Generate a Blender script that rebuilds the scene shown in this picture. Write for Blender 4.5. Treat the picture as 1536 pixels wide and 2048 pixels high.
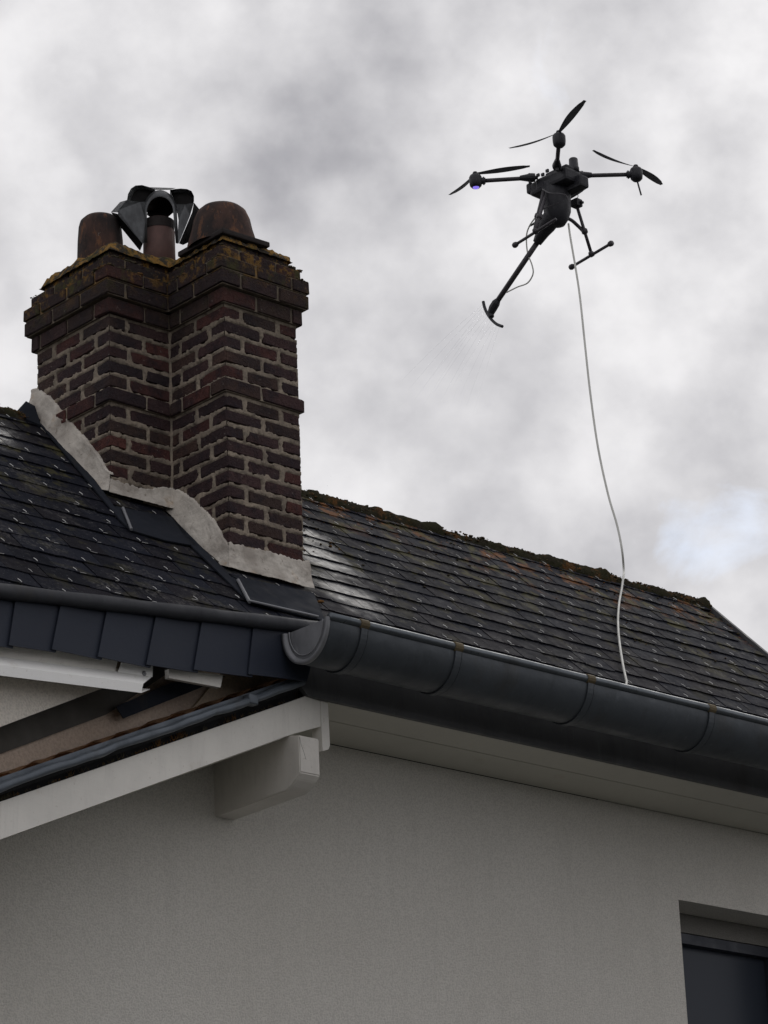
import bpy, bmesh, math, random
from mathutils import Vector, Matrix, noise
random.seed(7)
for o in list(bpy.data.objects): bpy.data.objects.remove(o)
SC = bpy.context.scene
COL = SC.collection
V = Vector
# ------------------------------------------------------------------ camera
CH = 1.6                                    # camera height above the ground
F_PX, TH, RO, PH = 6000.0, math.radians(20.4876), math.radians(2.476), math.radians(42.7237)
_a = math.pi / 2 - PH
_h = V((math.cos(_a), math.sin(_a), 0)); _r = V((math.sin(_a), -math.cos(_a), 0)); _z = V((0, 0, 1))
FW = _h * math.cos(TH) + _z * math.sin(TH)
_u = -_h * math.sin(TH) + _z * math.cos(TH)
RT = _r * math.cos(RO) - _u * math.sin(RO)
UP = _r * math.sin(RO) + _u * math.cos(RO)
CAM = V((0, 0, CH))
cd = bpy.data.cameras.new('camera'); cam = bpy.data.objects.new('camera', cd); COL.objects.link(cam)
m = Matrix((RT, UP, -FW)).transposed().to_4x4(); m.translation = CAM
cam.matrix_world = m
cd.sensor_fit = 'VERTICAL'; cd.sensor_height = 24; cd.sensor_width = 18; cd.lens = F_PX / 2048 * 24
cd.clip_start = .05; cd.clip_end = 3000
SC.camera = cam
# ------------------------------------------------------------------ world: overcast sky with a thin gap
SUN = V((.62, .36, .70)).normalized()
W = bpy.data.worlds.new('World'); SC.world = W; W.use_nodes = True
nt = W.node_tree; N = nt.nodes; Lk = nt.links; N.clear()
def wn(t, **k):
    n = N.new(t)
    for a, b in k.items(): setattr(n, a, b)
    return n
def wmath(op, a, b=None, c=None, clamp=False):
    n = N.new('ShaderNodeMath'); n.operation = op; n.use_clamp = clamp
    for i, v in enumerate((a, b, c)):
        if v is None: continue
        if isinstance(v, (int, float)): n.inputs[i].default_value = v
        else: Lk.new(v, n.inputs[i])
    return n.outputs[0]
tc = wn('ShaderNodeTexCoord'); DIR = tc.outputs['Generated']
sky = wn('ShaderNodeTexSky', sky_type='NISHITA', sun_disc=False)
sky.sun_elevation = math.asin(SUN.z); sky.sun_rotation = math.atan2(SUN.x, SUN.y)
def ray(x, y): return (FW + RT * ((x - 768) / F_PX) - UP * ((y - 1024) / F_PX))
def wnoise(scale, det, rough, off, dist=0.0, stretch=(1, 1, 1.15)):
    mp = wn('ShaderNodeMapping'); mp.inputs['Location'].default_value = off; mp.inputs['Scale'].default_value = stretch
    Lk.new(DIR, mp.inputs[0]); n = wn('ShaderNodeTexNoise'); Lk.new(mp.outputs[0], n.inputs['Vector'])
    n.inputs['Scale'].default_value = scale; n.inputs['Detail'].default_value = det
    n.inputs['Roughness'].default_value = rough; n.inputs['Distortion'].default_value = dist
    return n.outputs['Fac']
def blob(px, py, rad, amp):
    d = ray(px, py).normalized(); dt = wn('ShaderNodeVectorMath', operation='DISTANCE')
    Lk.new(DIRW, dt.inputs[0]); dt.inputs[1].default_value = d
    q = wmath('DIVIDE', dt.outputs['Value'], rad / F_PX); q = wmath('MULTIPLY', q, q); q = wmath('MULTIPLY', q, -1.0)
    return wmath('MULTIPLY', wmath('EXPONENT', q), amp)
# directions warped by noise so that the cloud masses have torn outlines
wpn = wn('ShaderNodeTexNoise'); Lk.new(DIR, wpn.inputs['Vector']); wpn.inputs['Scale'].default_value = 11; wpn.inputs['Detail'].default_value = 5
sb = wn('ShaderNodeVectorMath', operation='SUBTRACT'); Lk.new(wpn.outputs['Color'], sb.inputs[0]); sb.inputs[1].default_value = (.5, .5, .5)
scl = wn('ShaderNodeVectorMath', operation='SCALE'); Lk.new(sb.outputs[0], scl.inputs[0]); scl.inputs['Scale'].default_value = .055
ad = wn('ShaderNodeVectorMath', operation='ADD'); Lk.new(DIR, ad.inputs[0]); Lk.new(scl.outputs[0], ad.inputs[1]); DIRW = ad.outputs[0]
n1 = wnoise(8, 5, .5, (3.1, 1.7, .4)); n2 = wnoise(22, 6, .5, (.3, 5.7, 2.4)); n3 = wnoise(55, 5, .5, (1.3, .7, 2.4))
c = wmath('ADD', wmath('MULTIPLY', wmath('SUBTRACT', n1, .5), .5), wmath('ADD', wmath('MULTIPLY', wmath('SUBTRACT', n2, .5), .66), wmath('MULTIPLY', wmath('SUBTRACT', n3, .5), .24)))
for bb in [(690, 220, 200, -.09), (420, 330, 210, -.10), (1400, 120, 260, -.12), (560, 380, 150, -.05), (120, 200, 160, -.06), (760, 420, 210, -.10), (1000, 130, 200, -.06), (1060, 880, 110, -.16),
           (840, 780, 170, -.09), (60, 640, 260, .10), (330, 90, 190, .09), (700, 920, 190, .11), (1300, 620, 210, .10), (1000, 560, 120, .08),
           (1220, 900, 150, .13), (1420, 330, 200, -.08), (1330, 800, 90, -.10), (1100, 1040, 120, .08), (1180, 470, 120, .03)]:
    c = wmath('ADD', c, blob(*bb))
c = wmath('ADD', c, .685)
c = wmath('SMOOTH_MIN', c, .86, .12)
c = wmath('SMOOTH_MAX', c, .36, .12)
# brighter veil round the hidden sun
dt = wn('ShaderNodeVectorMath', operation='DOT_PRODUCT'); Lk.new(DIR, dt.inputs[0]); dt.inputs[1].default_value = SUN
gl = wmath('POWER', wmath('MAXIMUM', dt.outputs['Value'], 0.0), 14.0)
c = wmath('MULTIPLY', c, wmath('MULTIPLY_ADD', gl, .35, .96))
cc = wn('ShaderNodeCombineColor'); CK = 10.0
Lk.new(wmath('MULTIPLY', c, 1.0 * CK), cc.inputs[0]); Lk.new(wmath('MULTIPLY_ADD', c, .982 * CK, .004 * CK), cc.inputs[1]); Lk.new(wmath('MULTIPLY_ADD', c, .950 * CK, .045 * CK), cc.inputs[2])
gap = wnoise(13, 7, .6, (7.3, 2.2, 1.1), .4)
gp = wmath('ADD', gap, wmath('ADD', blob(1480, 1090, 150, .31), blob(1390, 1160, 70, .20)))
gp = wmath('MULTIPLY', wmath('SUBTRACT', gp, .71), 4.0, clamp=True)
mx = wn('ShaderNodeMix', data_type='RGBA'); Lk.new(wmath('MULTIPLY', gp, .75), mx.inputs[0]); Lk.new(cc.outputs[0], mx.inputs[6])
tint = wn('ShaderNodeMix', data_type='RGBA', blend_type='ADD'); tint.inputs[0].default_value = 1.0
Lk.new(sky.outputs[0], tint.inputs[6]); tint.inputs[7].default_value = (2.5, 2.9, 3.3, 1)      # thin veil over the blue
Lk.new(tint.outputs[2], mx.inputs[7])
bg = wn('ShaderNodeBackground'); bg.inputs['Strength'].default_value = .1; Lk.new(mx.outputs[2], bg.inputs[0])
wo = wn('ShaderNodeOutputWorld'); Lk.new(bg.outputs[0], wo.inputs[0])
# ------------------------------------------------------------------ sun behind the clouds
sd = bpy.data.lights.new('sun', 'SUN'); sd.energy = .3; sd.angle = math.radians(24); sd.color = (1, .96, .9)
so = bpy.data.objects.new('sun', sd); COL.objects.link(so); so.location = (0, 0, 30)
so.rotation_euler = (-SUN).to_track_quat('-Z', 'Y').to_euler()
SC.view_settings.view_transform = 'Standard'; SC.view_settings.look = 'None'
SC.view_settings.exposure = 0; SC.view_settings.gamma = 1; SC.view_settings.use_curve_mapping = False
SC.cycles.max_bounces = 8

# ------------------------------------------------------------------ helpers
def at(x, y, ax, val):
    """the point of the place seen at pixel x,y on the plane (axis = val)"""
    d = ray(x, y); v = val - CAM[ax]
    return CAM + d * (v / d[ax])
def on(x, y, P, n):
    d = ray(x, y); return CAM + d * (((P - CAM).dot(n)) / d.dot(n))
EY, EZ = 8.337, 3.656 + CH                                   # eaves line of the slate roof
S2 = math.sqrt(.5)
RN = V((0, -S2, S2)); RS = V((0, S2, S2)); R0 = V((0, EY, EZ))
def rp(x, s, h=0.0): return V((x, EY, EZ)) + RS * s + RN * h  # point of the roof: along, up the slope, above it
def onroof(x, y, h=0.0): return on(x, y, R0 + RN * h, RN)

def obj(name, mesh, mat=None, parent=None, loc=None, smooth=False, label=None, kind=None):
    if isinstance(mesh, bmesh.types.BMesh):
        me = bpy.data.meshes.new(name); mesh.normal_update(); mesh.to_mesh(me); mesh.free()
        if smooth:
            for p in me.polygons: p.use_smooth = True
    else: me = mesh
    if mat is not None and not me.materials: me.materials.append(mat)
    o = bpy.data.objects.new(name, me); COL.objects.link(o)
    if loc is not None: o.location = loc
    if parent is not None:
        o.parent = parent
        if parent.parent is None and parent.type == 'EMPTY':
            o.matrix_parent_inverse = Matrix.LocRotScale(parent.location, parent.rotation_euler, None).inverted()
    if label: o['label'] = label
    if kind: o['kind'] = kind
    return o
def thing(name, label, cat, loc, group=None):
    o = bpy.data.objects.new(name, None); COL.objects.link(o); o.empty_display_size = .1
    o.location = loc; o['label'] = label; o['category'] = cat
    if group: o['group'] = group
    return o
def tag(o, label, cat, group=None):
    o['label'] = label; o['category'] = cat
    if group: o['group'] = group
    return o
def box(bm, c, sx, sy, sz, rot=None, bev=0.0):
    mt = Matrix.Translation(c) @ (rot.to_4x4() if rot else Matrix.Identity(4)) @ Matrix.Diagonal((sx, sy, sz, 1))
    r = bmesh.ops.create_cube(bm, size=1, matrix=mt)
    if bev: bmesh.ops.bevel(bm, geom=list({e for v in r['verts'] for e in v.link_edges}), offset=bev, segments=2, affect='EDGES', profile=.6)
def prism(bm, pts, dv):
    """flat polygon pts thickened by the vector dv"""
    a = [bm.verts.new(p) for p in pts]; b = [bm.verts.new(p + dv) for p in pts]
    n = len(pts); bm.faces.new(a); bm.faces.new(b[::-1])
    for i in range(n): bm.faces.new((a[i], a[(i + 1) % n], b[(i + 1) % n], b[i]))
    bmesh.ops.recalc_face_normals(bm, faces=bm.faces[:])
def tube(bm, pts, rad, seg=8, caps=True):
    pts = [V(p) for p in pts]; n = len(pts); rings = []
    ref = None
    for i, p in enumerate(pts):
        t = (pts[min(i + 1, n - 1)] - pts[max(i - 1, 0)]).normalized()
        if ref is None: ref = V((0, 0, 1)) if abs(t.z) < .9 else V((1, 0, 0))
        u = (ref - t * ref.dot(t)).normalized(); ref = u; w = t.cross(u)
        rr = rad[i] if isinstance(rad, (list, tuple)) else rad
        rings.append([bm.verts.new(p + (u * math.cos(2 * math.pi * k / seg) + w * math.sin(2 * math.pi * k / seg)) * rr) for k in range(seg)])
    for i in range(n - 1):
        for k in range(seg): bm.faces.new((rings[i][k], rings[i][(k + 1) % seg], rings[i + 1][(k + 1) % seg], rings[i + 1][k]))
    if caps: bm.faces.new(rings[0][::-1]); bm.faces.new(rings[-1])
def spline(pts, k=6):
    pts = [V(p) for p in pts]; q = [pts[0]] + pts + [pts[-1]]; out = []
    for i in range(1, len(q) - 2):
        for j in range(k):
            t = j / k; a, b, c2, d = q[i - 1], q[i], q[i + 1], q[i + 2]
            out.append(.5 * ((2 * b) + (c2 - a) * t + (2 * a - 5 * b + 4 * c2 - d) * t * t + (3 * b - a - 3 * c2 + d) * t ** 3))
    return out + [pts[-1]]
def lathe(bm, prof, c, seg=24, axis=None, close=True):
    """prof: list of (radius, height) along the axis"""
    q = (axis or V((0, 0, 1))).to_track_quat('Z', 'Y'); rings = []
    for r, h in prof: rings.append([bm.verts.new(c + q @ V((r * math.cos(2 * math.pi * k / seg), r * math.sin(2 * math.pi * k / seg), h))) for k in range(seg)])
    for i in range(len(prof) - 1):
        for k in range(seg): bm.faces.new((rings[i][k], rings[i][(k + 1) % seg], rings[i + 1][(k + 1) % seg], rings[i + 1][k]))
    if close: bm.faces.new(rings[0][::-1]); bm.faces.new(rings[-1])
    bmesh.ops.recalc_face_normals(bm, faces=bm.faces[:])
def grid(bm, f, nu, nv):
    vs = [[bm.verts.new(f(i / nu, j / nv)) for i in range(nu + 1)] for j in range(nv + 1)]
    for j in range(nv):
        for i in range(nu): bm.faces.new((vs[j][i], vs[j][i + 1], vs[j + 1][i + 1], vs[j + 1][i]))
    return vs
def fbm(p, o=4): return noise.fractal(p, .9, 2.0, o)

# ------------------------------------------------------------------ materials
class M:
    def __init__(s, name, col, rough=.7, metal=0.0, spec=.4):
        s.m = bpy.data.materials.new(name); s.m.use_nodes = True; s.t = s.m.node_tree; s.N = s.t.nodes
        s.b = s.N['Principled BSDF']; s.b.inputs['Roughness'].default_value = rough; s.b.inputs['Metallic'].default_value = metal
        s.b.inputs['Specular IOR Level'].default_value = spec
        s.b.inputs['Base Color'].default_value = (*col, 1)
        rgb = s.N.new('ShaderNodeRGB'); rgb.outputs[0].default_value = (*col, 1); s.col = rgb.outputs[0]
        s.rg = None; g = s.N.new('ShaderNodeNewGeometry'); s.pos = g.outputs['Position']; s.bump = None; s.baser = rough
    def link(s, a, b): s.t.links.new(a, b)
    def noise(s, scale, det=4, rough=.55, off=(0, 0, 0), stretch=(1, 1, 1), dist=0.0):
        mp = s.N.new('ShaderNodeMapping'); mp.inputs['Location'].default_value = off; mp.inputs['Scale'].default_value = stretch
        s.link(s.pos, mp.inputs[0]); n = s.N.new('ShaderNodeTexNoise'); s.link(mp.outputs[0], n.inputs['Vector'])
        n.inputs['Scale'].default_value = scale; n.inputs['Detail'].default_value = det; n.inputs['Roughness'].default_value = rough
        n.inputs['Distortion'].default_value = dist
        return n.outputs['Fac']
    def math(s, op, a, b=None, c=None, clamp=False):
        n = s.N.new('ShaderNodeMath'); n.operation = op; n.use_clamp = clamp
        for i, v in enumerate((a, b, c)):
            if v is None: continue
            if isinstance(v, (int, float)): n.inputs[i].default_value = v
            else: s.link(v, n.inputs[i])
        return n.outputs[0]
    def ramp(s, v, lo, hi, a=0.0, b=1.0):
        n = s.N.new('ShaderNodeMapRange'); n.clamp = True; s.link(v, n.inputs[0])
        for i, q in enumerate((lo, hi, a, b)): n.inputs[i + 1].default_value = q
        return n.outputs[0]
    def mix(s, fac, col, mode='MIX'):
        n = s.N.new('ShaderNodeMix'); n.data_type = 'RGBA'; n.blend_type = mode
        if isinstance(fac, (int, float)): n.inputs[0].default_value = fac
        else: s.link(fac, n.inputs[0])
        s.link(s.col, n.inputs[6])
        if isinstance(col, tuple): n.inputs[7].default_value = (*col, 1)
        else: s.link(col, n.inputs[7])
        s.col = n.outputs[2]; return s
    def near(s, p, r0, r1):
        d = s.N.new('ShaderNodeVectorMath'); d.operation = 'DISTANCE'; s.link(s.pos, d.inputs[0]); d.inputs[1].default_value = p
        return d.outputs['Value']
    def rough(s, v): s.rg = v; return s
    def bmp(s, h, st=.3, dist=.01):
        n = s.N.new('ShaderNodeBump'); n.inputs['Strength'].default_value = st; n.inputs['Distance'].default_value = dist
        s.link(h, n.inputs['Height'])
        if s.bump: s.link(s.bump, n.inputs['Normal'])
        s.bump = n.outputs[0]; return s
    def xyz(s):
        n = s.N.new('ShaderNodeSeparateXYZ'); s.link(s.pos, n.inputs[0]); return n.outputs
    def rnd(s):
        n = s.N.new('ShaderNodeObjectInfo'); return n.outputs['Random']
    def done(s):
        s.link(s.col, s.b.inputs['Base Color'])
        if s.rg is not None: s.link(s.rg, s.b.inputs['Roughness'])
        if s.bump: s.link(s.bump, s.b.inputs['Normal'])
        return s.m
def simple(name, col, rough, metal=0.0, var=.25, sc=9, bs=120, bst=.15, bd=.002, spec=.4):
    q = M(name, col, rough, metal, spec)
    n = q.noise(sc, 5); d = tuple(c * (1 - var) for c in col)
    q.mix(q.ramp(n, .35, .65), d); q.bmp(q.noise(bs, 3), bst, bd)
    q.rough(q.ramp(q.noise(sc * 2.3, 4, off=(5, 2, 1)), .3, .7, max(rough - .1, .03), min(rough + .12, 1)))
    return q.done()

def stucco(name, col, st, scale=95, dirt=(.8, .78, .74)):
    q = M(name, col, .92, spec=.2)
    q.mix(q.ramp(q.noise(1.1, 5, off=(2, 2, 2)), .35, .7, 0, .30), tuple(c * d for c, d in zip(col, dirt)))
    q.mix(q.ramp(q.noise(3.5, 6, .7, stretch=(2.5, 2.5, .35)), .5, .75, 0, .16), tuple(c * .62 for c in col))
    q.mix(q.ramp(q.noise(7, 5, .7, off=(1, 3, 3), stretch=(3, 3, .12)), .54, .72, 0, .06), tuple(c * .55 for c in col))
    q.mix(q.ramp(q.noise(scale * 1.5, 2, .6), .42, .64, 0, .42), tuple(c * .56 for c in col))
    q.bmp(q.noise(scale * 1.5, 2, .6), st, .006).bmp(q.noise(6, 3), .25, .01)
    return q.done()
m_wall = stucco('facade_render', (.70, .675, .625), .9)
m_wall2 = stucco('insulation_render', (.74, .69, .62), .9, 80)
m_oldwall = stucco('old_render', (.50, .41, .34), .6, 60, (.75, .62, .5))

def paint(name, col, grime=.3):
    q = M(name, col, .55, spec=.35)
    q.mix(q.ramp(q.noise(2.2, 6, .65), .42, .72, 0, grime), tuple(c * .60 for c in col)); q.mix(q.ramp(q.noise(16, 6, .7, off=(4, 1, 2), stretch=(2, 2, .3)), .52, .68, 0, grime * .45), tuple(c * .62 for c in col))
    q.mix(q.ramp(q.noise(70, 4, .7), .63, .72, 0, .5), (col[0] * .5, col[1] * .45, col[2] * .38))
    q.mix(q.ramp(q.noise(9, 5, .7, off=(8, 3, 3)), .60, .75, 0, .25), (.42, .32, .23))
    q.bmp(q.noise(40, 4, stretch=(.3, .3, 3)), .15, .003)
    return q.done()
m_white = paint('weathered_white_paint', (.78, .755, .70), .42)
m_beam = paint('beam_paint', (.68, .65, .60), .5)
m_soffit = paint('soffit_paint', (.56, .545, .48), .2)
m_profile = paint('white_metal', (.88, .875, .85), .10)

m_mortar = M('mortar', (.36, .30, .235), .95, spec=.15)
q = m_mortar; q.mix(q.ramp(q.noise(9, 6, .65), .35, .7), (.17, .142, .115)); q.mix(q.ramp(q.noise(60, 4, .7), .45, .7, 0, .7), (.10, .085, .075))
zz = q.xyz()[2]
q.mix(q.ramp(q.math('ADD', zz, q.math('MULTIPLY', q.noise(5, 5), .35)), 6.66, 7.05, 0, .70), (.085, .070, .050))
q.mix(q.math('MULTIPLY', q.ramp(q.noise(16, 6, .6, off=(4, 4, 0)), .5, .60), q.ramp(zz, 6.78, 6.92)), (.30, .17, .05))
q.bmp(q.noise(130, 4, .7), .7, .004).bmp(q.noise(25, 4), .4, .008)
m_mortar = q.done()

def brickmat(name, col):
    q = M(name, col, .95, spec=.12)
    r = q.rnd()
    q.mix(q.ramp(r, 0, 1, 0, .72), (col[0] * .45, col[1] * .60, col[2] * .68))
    q.mix(q.ramp(q.noise(14, 6, .65), .45, .65, 0, .8), (.030, .025, .030))
    q.mix(q.ramp(q.noise(3, 4, off=(9, 1, 1)), .5, .66, 0, .6), (.030, .027, .031))
    z = q.xyz()[2]
    q.mix(q.ramp(q.math('ADD', z, q.math('MULTIPLY', q.noise(4, 5), .3)), 6.72, 7.05, 0, .55), (.032, .027, .025))
    q.mix(q.math('MULTIPLY', q.ramp(q.noise(55, 5, .7), .63, .68), .35), (.30, .27, .24))
    li = q.math('MULTIPLY', q.ramp(q.noise(17, 8, .72, off=(4, 4, 0)), .52, .59), q.ramp(z, 6.80, 6.98))
    q.mix(q.math('MULTIPLY', li, .85), (.26, .145, .035))
    q.mix(q.math('MULTIPLY', q.ramp(q.noise(10, 6, .62, off=(1, 8, 3)), .55, .64), q.ramp(z, 6.72, 6.9)), (.065, .062, .028))
    q.mix(q.ramp(q.noise(75, 5, .75, off=(2, 7, 1)), .50, .62, 0, .6), tuple(c * .45 for c in col))
    q.bmp(q.noise(110, 5, .7), 1.0, .008).bmp(q.noise(28, 4, .6), .7, .012)
    return q.done()
m_bricks = [brickmat('brick_dark', (.078, .046, .046)), brickmat('brick_red', (.125, .052, .045)), brickmat('brick_brown', (.088, .054, .046)), brickmat('brick_bright_red', (.17, .060, .044))]

m_flaunch = M('rough_lime_mortar', (.58, .54, .485), .95, spec=.1)
q = m_flaunch; q.mix(q.ramp(q.noise(7, 6, .6), .40, .60, 0, .9), (.33, .295, .26)); q.mix(q.ramp(q.noise(3, 5, off=(3, 0, 1)), .5, .66, 0, .7), (.68, .63, .56))
q.mix(q.ramp(q.noise(45, 5, .7), .60, .70, 0, .7), (.17, .14, .11)); q.mix(q.ramp(q.noise(11, 5, .6, off=(0, 4, 2)), .60, .70, 0, .35), (.42, .26, .12))
q.bmp(q.noise(60, 5, .7), .6, .006).bmp(q.noise(14, 4), .5, .012)
m_flaunch = q.done()

m_cap = M('mossy_cement', (.050, .044, .036), 1.0, spec=.03)
q = m_cap; q.mix(q.ramp(q.noise(22, 7, .7), .46, .55, 0, .9), (.27, .155, .045)); q.mix(q.ramp(q.noise(15, 7, .7, off=(6, 2, 2)), .52, .60, 0, .8), (.058, .058, .026)); q.mix(q.ramp(q.noise(48, 6, .7, off=(1, 2, 2)), .58, .66, 0, .6), (.20, .18, .15))
q.bmp(q.noise(70, 5, .7), .9, .008).bmp(q.noise(20, 4), .5, .015); m_cap = q.done()
# slates: wet where the spray lands
WET = [onroof(640, 1120), onroof(690, 1190), onroof(606, 1070), onroof(5, 880)]
def slatemat(name, col):
    q = M(name, col, .5, spec=.2)
    q.mix(q.ramp(q.rnd(), 0, 1, 0, .7), tuple(c * .55 for c in col))
    q.mix(q.ramp(q.noise(7, 6, .65), .45, .7, 0, .6), (.024, .023, .030))
    q.mix(q.ramp(q.noise(90, 5, .7), .60, .66, 0, .55), (.13, .13, .14))
    z = q.xyz()[2]
    hi = q.ramp(q.math('ADD', q.math('ADD', z, q.ramp(q.xyz()[0], 7.1, 7.7, -.45, 0)), q.math('MULTIPLY', q.noise(2.2, 4, off=(6, 6, 6)), .55)), EZ + 1.12, EZ + 1.42)
    li = q.math('MULTIPLY', q.ramp(q.noise(8.5, 8, .70, off=(2, 0, 5)), .515, .58), hi)
    q.mix(q.math('MULTIPLY', li, .9), (.25, .105, .035))
    ol = q.math('MULTIPLY', q.ramp(q.noise(8, 7, .66, off=(7, 3, 1)), .54, .61), q.ramp(z, EZ + .35, EZ + .95, .25, 1))
    q.mix(q.math('MULTIPLY', ol, .8), (.088, .080, .035))
    gy = q.math('MULTIPLY', q.ramp(q.noise(5, 7, .68, off=(1, 9, 2)), .52, .62), q.ramp(q.noise(70, 4, .7, off=(3, 3, 3)), .48, .6))
    q.mix(q.math('MULTIPLY', gy, .6), (.12, .115, .11))
    dm = None
    for p, r in zip(WET, (.27, .26, .20, .24)):
        d = q.near(p, 0, 1); f = q.ramp(d, r * .25, r * 1.05, 1, 0)
        dm = f if dm is None else q.math('MAXIMUM', dm, f)
    wn_ = q.ramp(q.math('ADD', dm, q.math('MULTIPLY', q.math('SUBTRACT', q.noise(14, 7, .72), .5), 1.6)), .22, .95)
    q.rough(q.math('ADD', q.math('MULTIPLY', q.math('SUBTRACT', 1.0, wn_), q.ramp(q.noise(18, 4), .3, .7, .62, .80)), q.math('MULTIPLY', wn_, q.ramp(q.noise(30, 4, off=(3, 1, 1)), .3, .7, .26, .48))))
    q.link(q.ramp(wn_, 0, 1, .05, .22), q.b.inputs['Specular IOR Level'])
    q.bmp(q.noise(60, 5, .7, stretch=(1, 1, 1)), .35, .003).bmp(q.noise(11, 3), .3, .006)
    return q.done()
m_slates = [slatemat('slate_blue', (.015, .017, .026)), slatemat('slate_brown', (.017, .0160, .021)), slatemat('slate_black', (.010, .011, .017))]
q = M('hung_slate', (.026, .032, .049), .6, spec=.2); q.mix(q.ramp(q.rnd(), 0, 1, 0, .5), (.018, .022, .034)); q.mix(q.ramp(q.noise(5, 5), .4, .7, 0, .5), (.030, .036, .050)); q.bmp(q.noise(50, 4), .2, .003); m_hung = q.done()

def zinc(name, col, rough=.42, metal=.55, spec=.5):
    q = M(name, col, rough, metal, spec)
    q.mix(q.ramp(q.noise(4, 6, .65), .4, .68, 0, .6), tuple(c * .6 for c in col))
    q.mix(q.ramp(q.noise(24, 6, .7, stretch=(1, 1, .4)), .60, .72, 0, .4), tuple(min(c * 1.9, .8) for c in col))
    q.mix(q.ramp(q.noise(3, 6, .7, off=(5, 5, 5), stretch=(2, 2, .6)), .56, .7, 0, .35), (.055, .048, .038))
    q.rough(q.ramp(q.noise(11, 5), .3, .7, rough - .1, rough + .16)); q.mix(q.ramp(q.noise(5, 6, .7, off=(9, 2, 2), stretch=(2.4, 1, .35)), .55, .66, 0, .4), tuple(c * .5 for c in col)); q.bmp(q.noise(9, 3), .25, .012).bmp(q.noise(90, 3), .1, .001)
    return q.done()
m_zinc = zinc('weathered_zinc', (.070, .080, .092), .42, .3)
m_bead = zinc('zinc_bead', (.12, .135, .15), .33, .7)
m_zincd = zinc('dark_zinc', (.092, .094, .098), .6, .1)
m_zincl = zinc('pale_zinc', (.24, .245, .26), .45, .3)
m_lead = zinc('lead_sheet', (.022, .025, .033), .8, .0, .08)
m_roll = zinc('rusty_roll', (.040, .042, .049), .6, .1, .3)
q = M('x', (0, 0, 0)); bpy.data.materials.remove(q.m)
m_verge = zinc('blue_grey_verge', (.10, .118, .140), .45, .4)
m_clip = simple('ochre_clip', (.13, .10, .055), .7, .1)
m_hook = simple('steel_hook', (.70, .70, .68), .4, .4)
m_black = simple('black_gap', (.008, .008, .009), .95)
m_ridge = M('ridge_clay', (.040, .035, .026), 1.0, spec=.0)
q = m_ridge; q.mix(q.ramp(q.noise(9, 7, .70), .54, .60, 0, .8), (.16, .075, .030)); q.mix(q.ramp(q.noise(14, 6, .7, off=(3, 3, 1)), .42, .56, 0, .9), (.034, .034, .020))
q.mix(q.ramp(q.noise(34, 6, .7, off=(1, 3, 9)), .57, .67, 0, .5), (.09, .085, .07)); q.bmp(q.noise(45, 5, .7), .9, .012).bmp(q.noise(14, 4), .5, .02); m_ridge = q.done()
m_moss = M('moss', (.080, .068, .048), 1.0, spec=.03)
q = m_moss; q.mix(q.ramp(q.noise(7, 6, .65), .48, .60, 0, .85), (.23, .115, .042)); q.mix(q.ramp(q.noise(25, 5, off=(3, 3, 3)), .5, .62, 0, .6), (.075, .075, .048)); q.bmp(q.noise(160, 4), 1, .01); m_moss = q.done()
m_terra = M('sooty_terracotta', (.080, .045, .036), .85, spec=.2)
q = m_terra; q.mix(q.ramp(q.noise(9, 6, .65, stretch=(1, 1, .35)), .36, .56, 0, .92), (.022, .019, .019)); q.mix(q.ramp(q.noise(20, 6, .7, off=(2, 1, 5), stretch=(1, 1, .4)), .55, .64, 0, .75), (.17, .078, .040))
q.mix(q.ramp(q.noise(70, 4, .7), .68, .72, 0, .6), (.35, .32, .29)); q.bmp(q.noise(60, 4), .4, .004); m_terra = q.done()
m_pipe = M('dusty_terracotta', (.135, .075, .065), .8, spec=.3)
q = m_pipe; q.mix(q.ramp(q.noise(9, 6, .65, stretch=(1, 1, .5)), .42, .62, 0, .6), (.06, .04, .038)); q.bmp(q.noise(60, 4), .3, .003); m_pipe = q.done()
m_cowl = M('galvanised_sheet', (.10, .105, .11), .42, .5, .5)
q = m_cowl; q.mix(q.ramp(q.noise(13, 6, .7, stretch=(1, 1, .5)), .40, .62, 0, .75), (.035, .035, .038)); q.mix(q.ramp(q.noise(30, 5, .7, off=(2, 2, 2)), .62, .70, 0, .6), (.24, .24, .25)); q.bmp(q.noise(16, 3), .3, .01); m_cowl = q.done()
m_sootclay = simple('sooty_clay', (.028, .022, .021), .9)
m_soot_shade = simple('soot_and_shade', (.010, .009, .009), .9)
m_tile = simple('clay_tile', (.42, .24, .13), .85, var=.5, sc=25)
m_carbon = simple('matt_black_plastic', (.026, .026, .033), .5, var=.3, sc=20, bst=.05)
m_tubeb = simple('carbon_tube', (.055, .050, .058), .4, var=.2, sc=20, bst=.03)
m_prop = simple('propeller_blade', (.11, .11, .118), .5, var=.2, bst=.02)
m_hose = simple('grey_white_hose', (.60, .60, .56), .5, var=.15, sc=6, bst=.05)
q = M('navigation_lamp', (.16, .12, .4), .2); q.b.inputs['Emission Color'].default_value = (.30, .22, 1, 1); q.b.inputs['Emission Strength'].default_value = .8; m_led = q.done()
q = M('window_glass', (.030, .037, .052), .3, spec=.2); q.bmp(q.noise(3, 3), .05, .01); m_glass = q.done()
m_frame = simple('anthracite_frame', (.030, .035, .048), .5, var=.1)
m_ground = M('dark_asphalt', (.10, .10, .095), .95, spec=.1)
q = m_ground; q.mix(q.ramp(q.noise(.8, 6), .4, .7), (.075, .078, .07)); q.bmp(q.noise(30, 4), .6, .03); m_ground = q.done()
q = M('water', (.80, .83, .86), .12, spec=.5); q.b.inputs['Transmission Weight'].default_value = .75; q.b.inputs['IOR'].default_value = 1.33; q.b.inputs['Alpha'].default_value = .16; m_water = q.done()

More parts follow.
